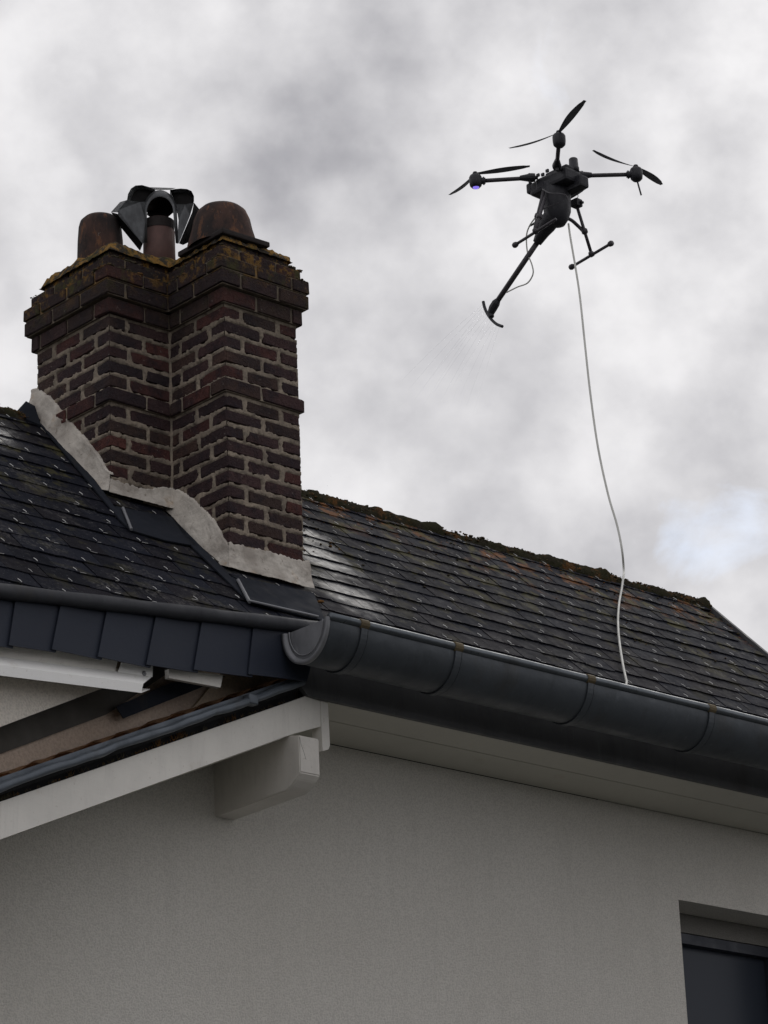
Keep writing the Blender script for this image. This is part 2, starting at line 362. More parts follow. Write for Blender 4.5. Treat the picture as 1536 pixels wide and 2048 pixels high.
# ------------------------------------------------------------------ ground
bm = bmesh.new(); grid(bm, lambda u, v: V((u * 2400 - 1200, v * 2400 - 1200, 0)), 8, 8)
obj('ground', bm, m_ground, kind='structure')

# ================================================================== the house
HOUSE = thing('slate_roofed_house', 'pale rendered house with a slate roof, brick chimney and zinc gutter under the flying drone', 'house', (8.5, 9.6, 0))
X0, X1, YW = 4.9, 10.84, 8.90
ZS = 3.430 + CH                                                   # underside of the eaves
w0 = at(1356.7, 1799, 1, YW); wx0, wz1 = w0.x, w0.z; wx1, wz0 = 10.79, wz1 - 1.25
# left part of the building stands in a plane slightly turned from the facade
A = onroof(0, 1180); B = onroof(600, 1250); SD = (B - A).normalized(); SNn = SD.cross(_z).normalized(); 
if SNn.y > 0: SNn = -SNn
def pl(x, y, off=0.0): return on(x, y, A - SNn * off, SNn)        # off = metres behind the slate hanging
# rake of the lower roof
BO = .075
bl = [pl(*p, off=BO) for p in [(0, 1604), (574, 1405.6), (612, 1392), (641, 1399), (645, 1452), (588, 1467), (0, 1679)]]
rk = (bl[5] - bl[6]).normalized()
def rake_z(x): return bl[6].z + (x - bl[6].x) * rk.z / rk.x
bm = bmesh.new()
def quad(*p): bm.faces.new([bm.verts.new(v) for v in p])
def wq(xa, xb, za, zb, y=YW): quad(V((xa, y, za)), V((xb, y, za)), V((xb, y, zb)), V((xa, y, zb)))
xk = bl[4].x + .03
quad(V((X0, YW, 0)), V((xk, YW, 0)), V((xk, YW, ZS - .002)), V((X0, YW, rake_z(X0) + .02)))
wq(xk, wx0, 0, ZS - .002); wq(wx0, wx1, 0, wz0); wq(wx0, wx1, wz1, ZS - .002); wq(wx1, X1, 0, ZS - .002)
D = .22
quad(V((wx0, YW, wz0)), V((wx0, YW + D, wz0)), V((wx0, YW + D, wz1)), V((wx0, YW, wz1)))
quad(V((wx1, YW, wz1)), V((wx1, YW + D, wz1)), V((wx1, YW + D, wz0)), V((wx1, YW, wz0)))
quad(V((wx0, YW, wz1)), V((wx0, YW + D, wz1)), V((wx1, YW + D, wz1)), V((wx1, YW, wz1)))
quad(V((wx0, YW, wz0)), V((wx1, YW, wz0)), V((wx1, YW + D, wz0)), V((wx0, YW + D, wz0)))
quad(V((X1, YW, 0)), V((X1, 10.35, 0)), V((X1, 10.35, EZ + .5)), V((X1, 9.49, EZ + 1.08)), V((X1, YW, EZ + .52)), V((X1, YW, ZS)))
wq(X0, X1, 0, EZ + .45, 10.35)
bmesh.ops.remove_doubles(bm, verts=bm.verts[:], dist=.0005)
obj('facade_wall', bm, m_wall, HOUSE)
# window
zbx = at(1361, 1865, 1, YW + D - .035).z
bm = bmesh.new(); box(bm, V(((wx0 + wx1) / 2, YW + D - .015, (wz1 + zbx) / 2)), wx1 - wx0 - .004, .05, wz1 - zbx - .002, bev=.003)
obj('shutter_box', bm, stucco('shaded_box_render', (.20, .193, .178), .6), HOUSE)  # render colour darkened to stand for shade inside the window recess
wz1 = zbx; bm = bmesh.new(); yg = YW + D + .01
for (a, b, c_, d) in [(wx0, wx0 + .06, wz0, wz1), (wx1 - .06, wx1, wz0, wz1), (wx0 + .06, wx1 - .06, wz1 - .05, wz1 - .003), (wx0 + .06, wx1 - .06, wz0, wz0 + .06), (wx0 + .06, wx1 - .06, wz0 + .62, wz0 + .66)]:
    box(bm, V(((a + b) / 2, yg - .02, (c_ + d) / 2)), b - a - .001, .06, d - c_ - .001)
win = obj('window', bm, m_frame, HOUSE)
for za, zb in ((wz0 + .06, wz0 + .62), (wz0 + .66, wz1 - .05)):
    bm = bmesh.new(); box(bm, V(((wx0 + wx1) / 2, yg, (za + zb) / 2)), wx1 - wx0 - .12, .012, zb - za); obj('pane', bm, m_glass, win)
bm = bmesh.new(); box(bm, V(((wx0 + wx1) / 2, YW + .12, wz0 + .015)), wx1 - wx0 - .004, .34, .028, bev=.004); obj('window_sill', bm, m_zincl, win)

# soffit boards, split where the joint shows
gy = at(1200, 1557, 2, ZS).y
XS = at(657, 1405, 1, 8.44).x
for ya, yb in ((8.462, gy - .003), (gy + .003, YW - .002)):
    bm = bmesh.new(); box(bm, V(((XS + 10.88) / 2, (ya + yb) / 2, ZS + .012)), 10.88 - XS, yb - ya, .024, bev=.002)
    obj('soffit_board', bm, m_soffit, HOUSE)
# fascia
bm = bmesh.new()
fx = at(612, 1393, 1, 8.45).x
prism(bm, [V((7.235, 8.438, EZ - .03)), V((7.235, 8.438, ZS + .10)), V((fx, 8.438, ZS)), V((10.90, 8.438, ZS)), V((10.90, 8.438, EZ - .03))], V((0, .022, 0)))
fas = obj('fascia_board', bm, m_zincd, HOUSE)

# ---- gutter
GK = .9885; GY0, GY1, GZ = 8.167 * GK, 8.436 * GK, 3.657 * GK + CH
gc = (GY0 + GY1) / 2; gr = (GY1 - GY0) / 2; GX0, GX1 = 7.226 * GK, 10.97
def gprof(k, n, r=gr, dep=.150): a = math.pi * k / n; return gc - math.cos(a) * r, GZ - math.sin(a) * dep
bm = bmesh.new(); n = 26
def gsheet(bm, xs, r, dep, th):
    o_, i_ = [], []
    for x in xs:
        o_.append([bm.verts.new((x, *gprof(k, n, r, dep))) for k in range(n + 1)])
        i_.append([bm.verts.new((x, *gprof(k, n, r - th, dep - th))) for k in range(n + 1)])
    for j in range(len(xs) - 1):
        for k in range(n):
            bm.faces.new((o_[j][k], o_[j + 1][k], o_[j + 1][k + 1], o_[j][k + 1])); bm.faces.new((i_[j][k], i_[j][k + 1], i_[j + 1][k + 1], i_[j + 1][k]))
    for j in (0, len(xs) - 1):
        for k in range(n): bm.faces.new((o_[j][k], o_[j][k + 1], i_[j][k + 1], i_[j][k]))
    for j in range(len(xs) - 1):
        for k in (0, n): bm.faces.new((o_[j][k], i_[j][k], i_[j + 1][k], o_[j + 1][k]))
    bmesh.ops.recalc_face_normals(bm, faces=bm.faces[:])
gsheet(bm, [GX0 + i * (GX1 - GX0) / 30 for i in range(31)], gr, .150, .003)
GUT = obj('gutter', bm, m_zinc, HOUSE, smooth=True)
bm = bmesh.new(); tube(bm, [(GX0 + .012 + i * (GX1 - GX0 - .012) / 20, GY0 + .003 + .0016 * math.sin(i * 2.1), GZ + .003) for i in range(21)], .0165, 12); obj('gutter_bead', bm, m_bead, GUT, smooth=True)
# end cap with raised rim
bm = bmesh.new(); vs = [bm.verts.new((GX0 + .010, *gprof(k, n, gr - .004, .146))) for k in range(n + 1)]; bm.faces.new(vs)
rim = [[bm.verts.new((GX0 + dx, *gprof(k, n, gr + dr, .150 + dr))) for k in range(n + 1)] for dx, dr in ((.010, .002), (-.006, .003), (-.006, -.010), (.002, -.014), (.008, -.020))]
for i in range(4):
    for k in range(n): bm.faces.new((rim[i][k], rim[i + 1][k], rim[i + 1][k + 1], rim[i][k + 1]))
tube(bm, [(GX0 + .004, *gprof(k, n, gr - .034, .116)) for k in range(n + 1)], .0025, 6)
obj('gutter_end_cap', bm, m_zincl, GUT, smooth=True)
bx = [at(px, py, 1, GY0).x for px, py in [(727, 1246), (915, 1293), (1180, 1362), (1422, 1422)]] + [10.15]
for i, x in enumerate(bx):
    bm = bmesh.new(); gsheet(bm, [x - .016, x + .016], gr + .0065, .1565, .004)
    # swelling of the solder seam beside the strap
    tube(bm, [(x + .022, *gprof(k, n, gr + .002, .152)) for k in range(1, n)], .003, 6)
    b_ = obj('gutter_bracket', bm, m_zinc, GUT, smooth=False)
    bm = bmesh.new(); lathe(bm, [(.0180, -.022), (.0205, -.020), (.0205, .020), (.0180, .022)], V((x, GY0 + .003, GZ + .003)), 12, V((1, 0, 0)))
    box(bm, V((x, GY0 + .17, GZ + .008)), .034, .35, .004)
    obj('bracket_clip', bm, m_clip, GUT)

# ---- slate roof
RL = 5.35; RRX = 10.90; SR = 1.60
deck = bmesh.new()
BL = [rp(RL, -.42, -.03), rp(A.x, (A - R0).dot(RS), -.03), rp(7.25, .03, -.03), rp(7.25, 0, -.03), rp(RRX, 0, -.03), rp(RRX, SR, -.03), rp(RL, SR, -.03)]
prism(deck, BL, -RN * .05)
ROOF = obj('slate_roof', deck, m_black, HOUSE)
bm = bmesh.new()                                             # the far slope
prism(bm, [V((RL, 9.50, EZ + 1.10)), V((RL, 10.65, EZ - .04)), V((RRX, 10.65, EZ - .04)), V((RRX, 9.50, EZ + 1.10))], V((0, -.05, -.05)))
obj('rear_slope', bm, m_slates[0], ROOF)
SW, SE = .182, .1165
def slate_mesh(i):
    rnd = random.Random(100 + i); bm = bmesh.new(); w = SW / 2 - .0015; L = .245; th = .0042
    k = 5; lo = []
    for j in range(k + 1):
        x = -w + 2 * w * j / k; lo.append((x, (rnd.random() - .5) * .005 + (.006 * rnd.random() if j in (0, k) else 0)))
    pts = [V((x, y, 0)) for x, y in lo] + [V((w - .001, L, 0)), V((-w + .001, L, 0))]
    prism(bm, pts, V((0, 0, th)))
    me = bpy.data.meshes.new('slate'); bm.to_mesh(me); bm.free(); return me
smeshes = []
for i in range(14):
    me = slate_mesh(i); me.materials.append(m_slates[i % 3]); smeshes.append(me)
# frame of the roof plane: x along, y up the slope, z outwards
RQ = Matrix((V((1, 0, 0)), RS, RN)).transposed()
XF, XR, XL, Y1, Y2, Y3 = 7.130, 7.519, 6.815, 8.630, 8.988, 9.490
edge_a = (A - R0).dot(RS); 
def edge_s(x): return edge_a + (x - A.x) * (0.03 - edge_a) / (7.25 - A.x) if x < 7.25 else 0
cand = []
for r in range(-6, 15):
    s = r * SE + .004
    off = (r % 2) * SW / 2
    for i in range(40):
        x = RL - .1 + off + i * SW
        if x < RL - .05 or x > RRX - SW * .45: continue
        es = edge_s(x)
        if s < es - SE * .9: continue
        if s > SR - .05: continue
        yy = EY + s * S2
        if 6.87 < x < 7.03 and yy > Y2 + .05: continue
        if 7.03 <= x < 7.42 and yy > Y1 + .06 : continue
        p = rp(x, s); cand.append(((p - CAM).length, x, s, r, es))
cand.sort(); hooks = bmesh.new(); rest = bmesh.new(); edge_glints = bmesh.new(); cnt = 0
for dist, x, s, r, es in cand:
    rx = (random.random() - .5); me = smeshes[random.randrange(14)]
    tilt = math.radians(2.3 + random.random() * 1.1); lift = .0
    base = rp(x + rx * .004, s + (random.random() - .5) * .008 - (.014 if random.random() < .03 else 0), .0075 + random.random() * .003)
    rot = RQ @ Matrix.Rotation(-tilt, 3, 'X') @ Matrix.Rotation((random.random() - .5) * .022, 3, 'Z') @ Matrix.Rotation((random.random() - .5) * .012, 3, 'Y')
    rot = RQ @ (RQ.inverted() @ rot)
    vis = 0 < F_PX * (base - CAM).dot(RT) / (base - CAM).dot(FW) + 768 < 1560
    if s > SR - .24:
        bm = bmesh.new(); bm.from_mesh(me); bm.transform(Matrix.Translation(base) @ rot.to_4x4())
        bmesh.ops.bisect_plane(bm, geom=bm.verts[:] + bm.edges[:] + bm.faces[:], plane_co=rp(x, SR - .045), plane_no=RS, clear_outer=True)
        if vis and cnt < 296: obj('slate', bm, me.materials[0], ROOF); cnt += 1
        else:
            tmp = bpy.data.meshes.new('t'); bm.to_mesh(tmp); bm.free(); rest.from_mesh(tmp); bpy.data.meshes.remove(tmp)
    elif s < es - .004 or s < es + SE * .6 and x < 7.2:          # cut to the sloping lower edge
        bm = bmesh.new(); bm.from_mesh(me); bm.transform(Matrix.Translation(base) @ rot.to_4x4())
        e0 = rp(A.x, edge_a - .012); e1 = rp(7.25, .018); dr = (e1 - e0).normalized(); nn = dr.cross(RN)
        if nn.y > 0: nn = -nn
        bmesh.ops.bisect_plane(bm, geom=bm.verts[:] + bm.edges[:] + bm.faces[:], plane_co=e0, plane_no=nn, clear_outer=True)
        if len(bm.faces) < 3: bm.free(); continue
        if vis and cnt < 296: obj('slate', bm, me.materials[0], ROOF); cnt += 1
        else: bm.free()
    elif vis and cnt < 296:
        o = obj('slate', me, None, ROOF); o.matrix_local = Matrix.Translation(base) @ rot.to_4x4(); cnt += 1
        # parent chain: ROOF has a parent inverse; keep world place
    else:
        bm2 = bmesh.new(); bm2.from_mesh(me); bm2.transform(Matrix.Translation(base) @ rot.to_4x4())
        tmp = bpy.data.meshes.new('t'); bm2.to_mesh(tmp); bm2.free(); rest.from_mesh(tmp); bpy.data.meshes.remove(tmp)
    if s > es + .01 and x > 7.5:
        for q_ in range(random.choice((0, 1, 2, 3))):
            xa = x + (random.random() - .5) * SW * .9; w_ = (.006 + random.random() * .030)
            tube(edge_glints, [rp(xa, s - .0015, .0150), rp(xa + w_ * .5, s - .003 + random.random() * .003, .0155), rp(xa + w_, s - .002, .0150)], .0005 + random.random() * .0006, 3)
    if s > es + .01 and random.random() < .93:
        w = (random.random() - .5) * .02; p0 = rp(x + w, s + .026, .016); p1 = rp(x + w + .001, s - .003, .019); p2 = rp(x + w + (random.random() - .5) * .006, s - .005, .011)
        tube(hooks, [p0, p0.lerp(p1, .6) + RN * .001, p1], .0008 + .0007 * random.random(), 4)
        if random.random() < .4: tube(hooks, [rp(x - w * 2, s - .002, .0145), rp(x - w * 2 + .012 + random.random() * .02, s - .001, .0150)], .0007, 3)  # short pale streaks along slate edges, meshed with the hooks
obj('slates_beyond', rest, m_slates[0], ROOF, kind='stuff')
obj('chipped_edge_glints', edge_glints, simple('edge_glint_grey', (.22, .215, .225), .9), ROOF, kind='stuff')  # chipped edges; the light they catch is put into pale slivers
obj('slate_hooks_and_streaks', hooks, m_hook, ROOF, kind='stuff')
# ridge of half-round tiles
def ridge_tile(x0, x1, j):
    bm = bmesh.new(); ns, na = 30, 20; r = .066 + .004 * math.sin(j * 1.7); pk = V((0, 9.490, EZ + 1.104 + .004 * math.sin(j * 2.3)))
    def f(u, v):
        a = math.radians(-15 + 210 * v); x = x0 + (x1 - x0) * u; rr = r + .010 * (u > .93) 
        p = V((x, pk.y - math.cos(a) * rr * 1.08, pk.z + math.sin(a) * rr * .85))
        return p + (p - V((x, pk.y, pk.z))).normalized() * (fbm(p * 16) * .008 + fbm(p * 45) * .006)
    grid(bm, f, ns, na); bmesh.ops.recalc_face_normals(bm, faces=bm.faces[:]); return bm
xs = RL; j = 0
while xs < RRX - .02:
    xe = min(xs + .37, RRX + .01)
    if not (xs > 6.84 and xe < 7.50): obj('ridge_tile', ridge_tile(xs, xe + .01, j), m_ridge, ROOF, smooth=True)
    xs = xe; j += 1
bm = bmesh.new(); rnd = random.Random(5)
def clump(bm, p, r, nrm=V((0, 0, 1))):
    mt = Matrix.Translation(p) @ Matrix.Rotation(rnd.random() * 6, 4, 'Z') @ Matrix.Diagonal((1 + rnd.random() * .8, 1 + rnd.random() * .8, .7 + rnd.random() * .4, 1))
    c_ = bmesh.ops.create_icosphere(bm, subdivisions=1, radius=r, matrix=mt)
    for v in c_['verts']: v.co += (v.co - p) * (rnd.random() - .4) * .6
for i in range(2600):
    x = RL + rnd.random() * (RRX - RL)
    if fbm(V((x * 3, 1, 2))) < -.12 and rnd.random() < .7: continue
    a = math.radians(rnd.random() * 140 + 5); rr = .066
    p_ = V((x, 9.490 - math.cos(a) * rr * 1.08, EZ + 1.104 + math.sin(a) * rr * .85)); p_ += (p_ - V((x, 9.49, EZ + 1.104))).normalized() * (fbm(p_ * 16) * .008 + fbm(p_ * 45) * .006)
    clump(bm, p_, .0018 + rnd.random() ** 4 * .0065)
for i in range(1100):                                          # moss crumbs on the upper slates
    x = 7.5 + rnd.random() * 3.5; s = SR - .06 - rnd.random() ** 2 * .75
    if fbm(V((x * 2.2, s * 4, 5))) < .06: continue
    clump(bm, rp(x, s, .011), .0012 + rnd.random() ** 3 * .0045)
obj('moss_on_ridge', bm, m_moss, ROOF, kind='stuff')
# right verge strip
bm = bmesh.new(); prism(bm, [rp(RRX, -.02, -.05), rp(RRX, SR + .01, -.05), rp(RRX, SR + .01, .022), rp(RRX, -.02, .022)], V((.022, 0, 0))); obj('verge_strip', bm, m_zincd, ROOF)

# ---- rounded roll and slate hanging of the left part
e0 = A - SD * .5; e1 = onroof(628, 1253)
bm = bmesh.new(); k = 24
tube(bm, [e0.lerp(e1, i / k) + V((0, 0, -.008)) + SNn * .012 for i in range(k + 1)], [.0275 + .0015 * math.sin(i * 1.3) for i in range(k + 1)], 12)
obj('verge_roll', bm, m_roll, HOUSE, smooth=True)
tops = [(-65, 1203), (32, 1209), (123, 1216), (216, 1225), (314, 1236), (406, 1246), (508, 1256), (622, 1266)]
bots = [(-75, 1284), (18, 1294), (104, 1302), (196, 1317), (293, 1333), (388, 1343), (497, 1352), (607, 1360)]
bm = bmesh.new(); prism(bm, [pl(-80, 1190, .012), pl(640, 1262, .012), pl(618, 1345, .012), pl(-80, 1275, .012)], -SNn * .02)
HANG = obj('slate_hanging', bm, m_black, HOUSE)
for i in range(7):
    a, b = tops[i], tops[i + 1]; c_, d = bots[i], bots[i + 1]
    o1, o2 = -.012, -.002
    ext = 8
    P4 = [pl(a[0], a[1] - 14, o1 + .01), pl(b[0] + ext, b[1] - 12, o2 + .01), pl(d[0] + ext, d[1] + 2.5, o2), pl(c_[0], c_[1] - 4, o1)]
    if i == 6: P4 = [pl(a[0], a[1] - 14, o1 + .01), pl(640, 1262, o2 + .01), pl(614, 1362, o2), pl(c_[0], c_[1] - 4, o1)]
    bm = bmesh.new(); prism(bm, P4, -SNn * .006); obj('hung_slate', bm, m_hung, HANG)

# ---- walls and trims below the slate hanging
bm = bmesh.new(); prism(bm, [pl(-70, 1270, .03), pl(250, 1312, .03), pl(300, 1322, .03), pl(300, 1392, .07), pl(240, 1345, .07), pl(-70, 1330, .07)], -SNn * .01); bm.free()
bm = bmesh.new()
prism(bm, [pl(-70, 1270, .05), pl(238, 1310, .05), pl(230, 1345, .05), pl(-70, 1325, .05)], -SNn * .012); obj('verge_lining', bm, m_white, HOUSE)
bm = bmesh.new()                                              # rendered insulation
prism(bm, [pl(-70, 1300, .10), pl(300, 1345, .10), pl(296, 1346, .10), pl(193, 1381, .10), pl(0, 1454, .10), pl(-70, 1481, .10)], -SNn * .10)
obj('insulated_wall', bm, m_wall2, HOUSE)
bm = bmesh.new()                                              # dark flashing under it
prism(bm, [pl(-70, 1470, .205), pl(200, 1368, .205), pl(318, 1325, .205), pl(345, 1340, .205), pl(213, 1429, .205), pl(0, 1508, .205), pl(-70, 1534, .205)], -SNn * .004)
obj('wall_flashing', bm, simple('dull_brown_grey', (.075, .070, .062), .85), HOUSE)
bm = bmesh.new()
prism(bm, [pl(232, 1413, .17), pl(340, 1366, .17), pl(452, 1352, .17), pl(395, 1378, .17), pl(247, 1437, .17)], -SNn * .003); obj('bent_flashing', bm, m_lead, HOUSE)
bm = bmesh.new()                                              # old brownish wall
prism(bm, [pl(-70, 1350, .215), pl(570, 1350, .215), pl(556, 1392, .215), pl(-70, 1630, .215)], -SNn * .03); obj('old_wall', bm, m_oldwall, HOUSE)
bm = bmesh.new()                                              # pale patch of render near the gutter end
vs = []
prism(bm, [pl(447, 1340, .20), pl(572, 1350, .20), pl(558, 1372, .20), pl(556, 1392, .20), pl(380, 1455, .20), pl(330, 1474, .20), pl(400, 1400, .20)], -SNn * .012)
obj('render_patch', bm, stucco('tan_render', (.58, .47, .36), .5, 60), HOUSE)
bm = bmesh.new(); prism(bm, [pl(557, 1363, .15), pl(561, 1363, .15), pl(559, 1386, .15), pl(556, 1386, .15)], -SNn * .03); obj('render_bead', bm, m_profile, HOUSE)
# white folded metal profile: sloping top, front face, end
def fold(bm, sec, xa, xb):
    """sec: pairs of pixel y offsets and depth offsets, swept between two pixel positions"""
    pass
bm = bmesh.new()
def row(px, ys, offs): return [pl(px + dx, y, o_) for (dx, y), o_ in zip(ys, offs)]
ofs = [.055, .012, .012, .10]
Lp = [pl(-70, 1303, .085), pl(-70, 1324, .015), pl(-70, 1342, .015), pl(-70, 1344, .095)]
Rp = [pl(300, 1352, .085), pl(306, 1353, .020), pl(283, 1383, .015), pl(287, 1381, .095)]
Lp = [pl(-70, 1304, .055), pl(-70, 1322, .000), pl(-70, 1341, .000), pl(-70, 1343, .085)]
Rp = [pl(305, 1353, .055), pl(286, 1368, .000), pl(281.5, 1384.5, .000), pl(300, 1378, .085)]
for a, b in ((0, 1), (1, 2), (2, 3)):
    f = [bm.verts.new(p) for p in (Lp[a], Rp[a], Rp[b], Lp[b])]; bm.faces.new(f)
bmesh.ops.remove_doubles(bm, verts=bm.verts[:], dist=.0005); bmesh.ops.recalc_face_normals(bm, faces=bm.faces[:])
bmesh.ops.solidify(bm, geom=bm.faces[:], thickness=.002)
PRO = obj('white_metal_capping', bm, m_profile, HOUSE)
bm = bmesh.new(); prism(bm, [pl(245, 1321, .045), pl(306, 1331, .045), pl(305, 1354, .045), pl(236, 1344, .045)], -SNn * .003)
obj('fixing_plate', bm, m_profile, PRO)
bm = bmesh.new(); lathe(bm, [(.0095, 0), (.0095, .003), (.006, .004), (.004, .007)], pl(288, 1347, .044), 12, SNn); obj('screw', bm, m_zincl, PRO)
bm = bmesh.new(); prism(bm, [pl(338, 1338, .04), pl(446, 1350, .04), pl(441, 1375, .04), pl(415, 1370, .04), pl(338, 1356, .04)], -SNn * .02); obj('lining_board', bm, m_white, HOUSE)

# ---- lower roof: clay tiles, zinc verge, white board, beam
bm = bmesh.new(); prism(bm, bl, -SNn * .026); BRD = obj('barge_board', bm, m_white, HOUSE)
bm = bmesh.new(); prism(bm, [pl(641.5, 1399, BO - .004), pl(655.5, 1401.5, BO - .004), pl(660, 1491, BO - .004), pl(656.5, 1499, BO - .004), pl(645.5, 1502, BO - .004), pl(643, 1455, BO - .004)], -SNn * .05)
obj('corner_board', bm, m_white, HOUSE)
up = V((-rk.z, 0, rk.x)); 
tp = [pl(0, 1604, BO), pl(574, 1405.6, BO)]; td = (tp[1] - tp[0]).normalized(); ta = tp[0] - td * .35
bm = bmesh.new(); prism(bm, [ta + V((0, 0, -.03)) - SNn * .027, tp[1] + td * .09 - SNn * .027 + V((0, 0, -.03)), tp[1] + td * .09 - SNn * .027 + V((0, 0, .075)), ta - SNn * .027 + V((0, 0, .075))], -SNn * .02); obj('gap_shade_strip', bm, m_black, HOUSE)  # black strip painted in for the shade between roll and board
rd0, rd1 = pl(0, 1574, .03), pl(606, 1364, .03); rdd = (rd1 - rd0).normalized(); rd0 = rd0 - rdd * .35
bm = bmesh.new(); k = 26
tube(bm, [rd0.lerp(rd1, i / k) + V((0, 0, .0025 * math.sin(i * 1.1) + .002 * math.sin(i * 2.7))) for i in range(k + 1)], [.0155 + .0015 * math.sin(i * 1.9) for i in range(k + 1)], 12)
box(bm, rd0.lerp(rd1, .84), .045, .040, .040, bev=.006)
obj('verge_flashing_roll', bm, m_verge, HOUSE, smooth=True)
bm = bmesh.new()                                             # the flat upstand behind the roll
prism(bm, [rd0 + V((0, 0, .010)) - SNn * .02, rd1 + V((0, 0, .010)) - SNn * .02, rd1 + V((0, 0, .030)) - SNn * .02, rd0 + V((0, 0, .034)) - SNn * .02], -SNn * .004); obj('verge_flashing', bm, m_verge, HOUSE)
n_t = 13
tl = (rd1 - rd0).length / n_t
TROOF = None
bm = bmesh.new(); prism(bm, [rd0 - SNn * .03 + V((0, 0, -.01)), rd1 - SNn * .03 + V((0, 0, -.01)), rd1 - SNn * .185 + V((0, 0, -.01)), rd0 - SNn * .185 + V((0, 0, -.01))], V((0, 0, -.02)))
TROOF = obj('tiled_roof', bm, m_black, HOUSE)
for i in range(n_t):
    a = rd0 + rdd * (tl * i); nn = rdd.cross(-SNn).normalized(); 
    if nn.z < 0: nn = -nn
    for w in range(1):
        bm = bmesh.new()
        def f(u, v):
            h = .022 + .018 * math.sin(math.pi * min(1, u * 1.15)) ** .8 - (.010 if u > .9 else 0)
            return a + rdd * (u * tl * 1.06) - SNn * (.035 + v * .14) + nn * (h + .004 * fbm(V((u * 5 + i, v * 4, 1))))
        grid(bm, f, 10, 3); bmesh.ops.solidify(bm, geom=bm.faces[:], thickness=.008); obj('tile', bm, m_tile, TROOF, smooth=True)
bm = bmesh.new(); rnd = random.Random(9)
for i in range(150):
    t = rnd.random(); p = tp[0].lerp(tp[1], t) + V((0, 0, .004)) - SNn * .008
    for q_ in range(3): tube(bm, [p, p + V(((rnd.random() - .5) * .03, (rnd.random() - .5) * .01, .008 + rnd.random() * .016)) * (1.4 if fbm(V((t * 14, 0, 0))) > .1 else .5)], [.0016, .0005], 3)
obj('dry_moss_wisps', bm, m_moss, BRD, kind='stuff')
# soffit under the rake
bm = bmesh.new()
s0, s1 = bl[6] - rk * .3, bl[4]
prism(bm, [s0 - SNn * .028 + V((0, 0, .004)), s1 - SNn * .028 + V((0, 0, .004)), V((s1.x, YW - .002, s1.z + .004)), V((s0.x, YW - .002, s0.z + .004))], V((0, 0, .015))); obj('rake_soffit', bm, m_soffit, HOUSE)
# beam end, chamfered
bxl = at(430, 1635, 1, YW).x; q1 = at(600, 1535, 0, bxl); ye = q1.y
bz = at(600, 1544, 1, ye).z; bzb = at(433, 1641, 1, YW).z; bt = at(598, 1470, 1, ye).z; bw = .102
bm = bmesh.new()
ch = bz - bzb
prof = [(ye, bt), (ye, bz), (ye + .022, bz - .022), (ye + .060, bz - .046), (ye + .085, bz - .054), (YW + .03, bz - .060), (YW + .03, bt + .06), (ye + .3, bt + .06)]
prism(bm, [V((bxl, y, z)) for y, z in prof], V((bw, 0, 0)))
bmesh.ops.bevel(bm, geom=bm.edges[:], offset=.004, segments=2, affect='EDGES')
BM = obj('beam_end', bm, m_beam, HOUSE)
bm = bmesh.new()
def crack(pts, face_off=V((0, .0004, 0)), r=.0013): tube(bm, [p + face_off for p in pts], r, 4)
crack([at(599.5, 1474, 1, ye), at(602, 1488, 1, ye), at(607, 1502, 1, ye), at(612, 1519, 1, ye)], r=.0011)
crack([at(623, 1500, 1, ye), at(629, 1512, 1, ye), at(631, 1520, 1, ye)], r=.0003)
obj('timber_crack', bm, m_black, BM)

# ================================================================== chimney
STK = None
Zb = 4.722 + CH; CHh = .0655                                 # band course, course height
ZT = Zb + CHh + 5 * CHh                                      # start of the corbels
core = bmesh.new()
for (xa, xb, ya, yb) in ((XL + .03, XR - .03, Y2 + .03, Y3 - .03), (XF + .03, XR - .03, Y1 + .03, Y2 + .03)):
    box(core, V(((xa + xb) / 2, (ya + yb) / 2, 6.05)), xb - xa, yb - ya, 1.9)
STK = obj('chimney_stack', core, m_mortar, HOUSE)
FACES = {}                                                   # brick rectangles per face for the mortar skin
bvars = []
def brick_mesh(i):
    rnd = random.Random(i); bm = bmesh.new(); bmesh.ops.create_cube(bm, size=1)
    bmesh.ops.bevel(bm, geom=bm.edges[:], offset=.045, segments=1, affect='EDGES')
    for v in bm.verts: v.co += V(((rnd.random() - .5) * .03, (rnd.random() - .5) * .03, (rnd.random() - .5) * .07))
    me = bpy.data.meshes.new('brick'); bm.to_mesh(me); bm.free(); return me
for i in range(16):
    for k_ in range(1): me = brick_mesh(i); me.materials.append(m_bricks[(0, 1, 2, 0, 2, 1, 0, 2, 1, 0, 2, 0, 0, 0, 2, 1)[i]]); bvars.append(me)
BR = random.Random(34)
def brick(xa, xb, ya, yb, za, zb):
    me = bvars[BR.choice(range(16))]
    o = obj('brick', me, None, STK); j = lambda a: (BR.random() - .5) * a
    o.location = ((xa + xb) / 2 + j(.003), (ya + yb) / 2 + j(.003), (za + zb) / 2 + j(.003)); o.scale = (xb - xa, yb - ya, zb - za)
    o.rotation_euler = (j(.015), j(.02), j(.02))
def jit(l): return [(a + (BR.random() - .5) * .012 if a > 0 else a, b) for a, b in l]
rects = {'RF': [], 'RL': [], 'LF': [], 'LL': []}
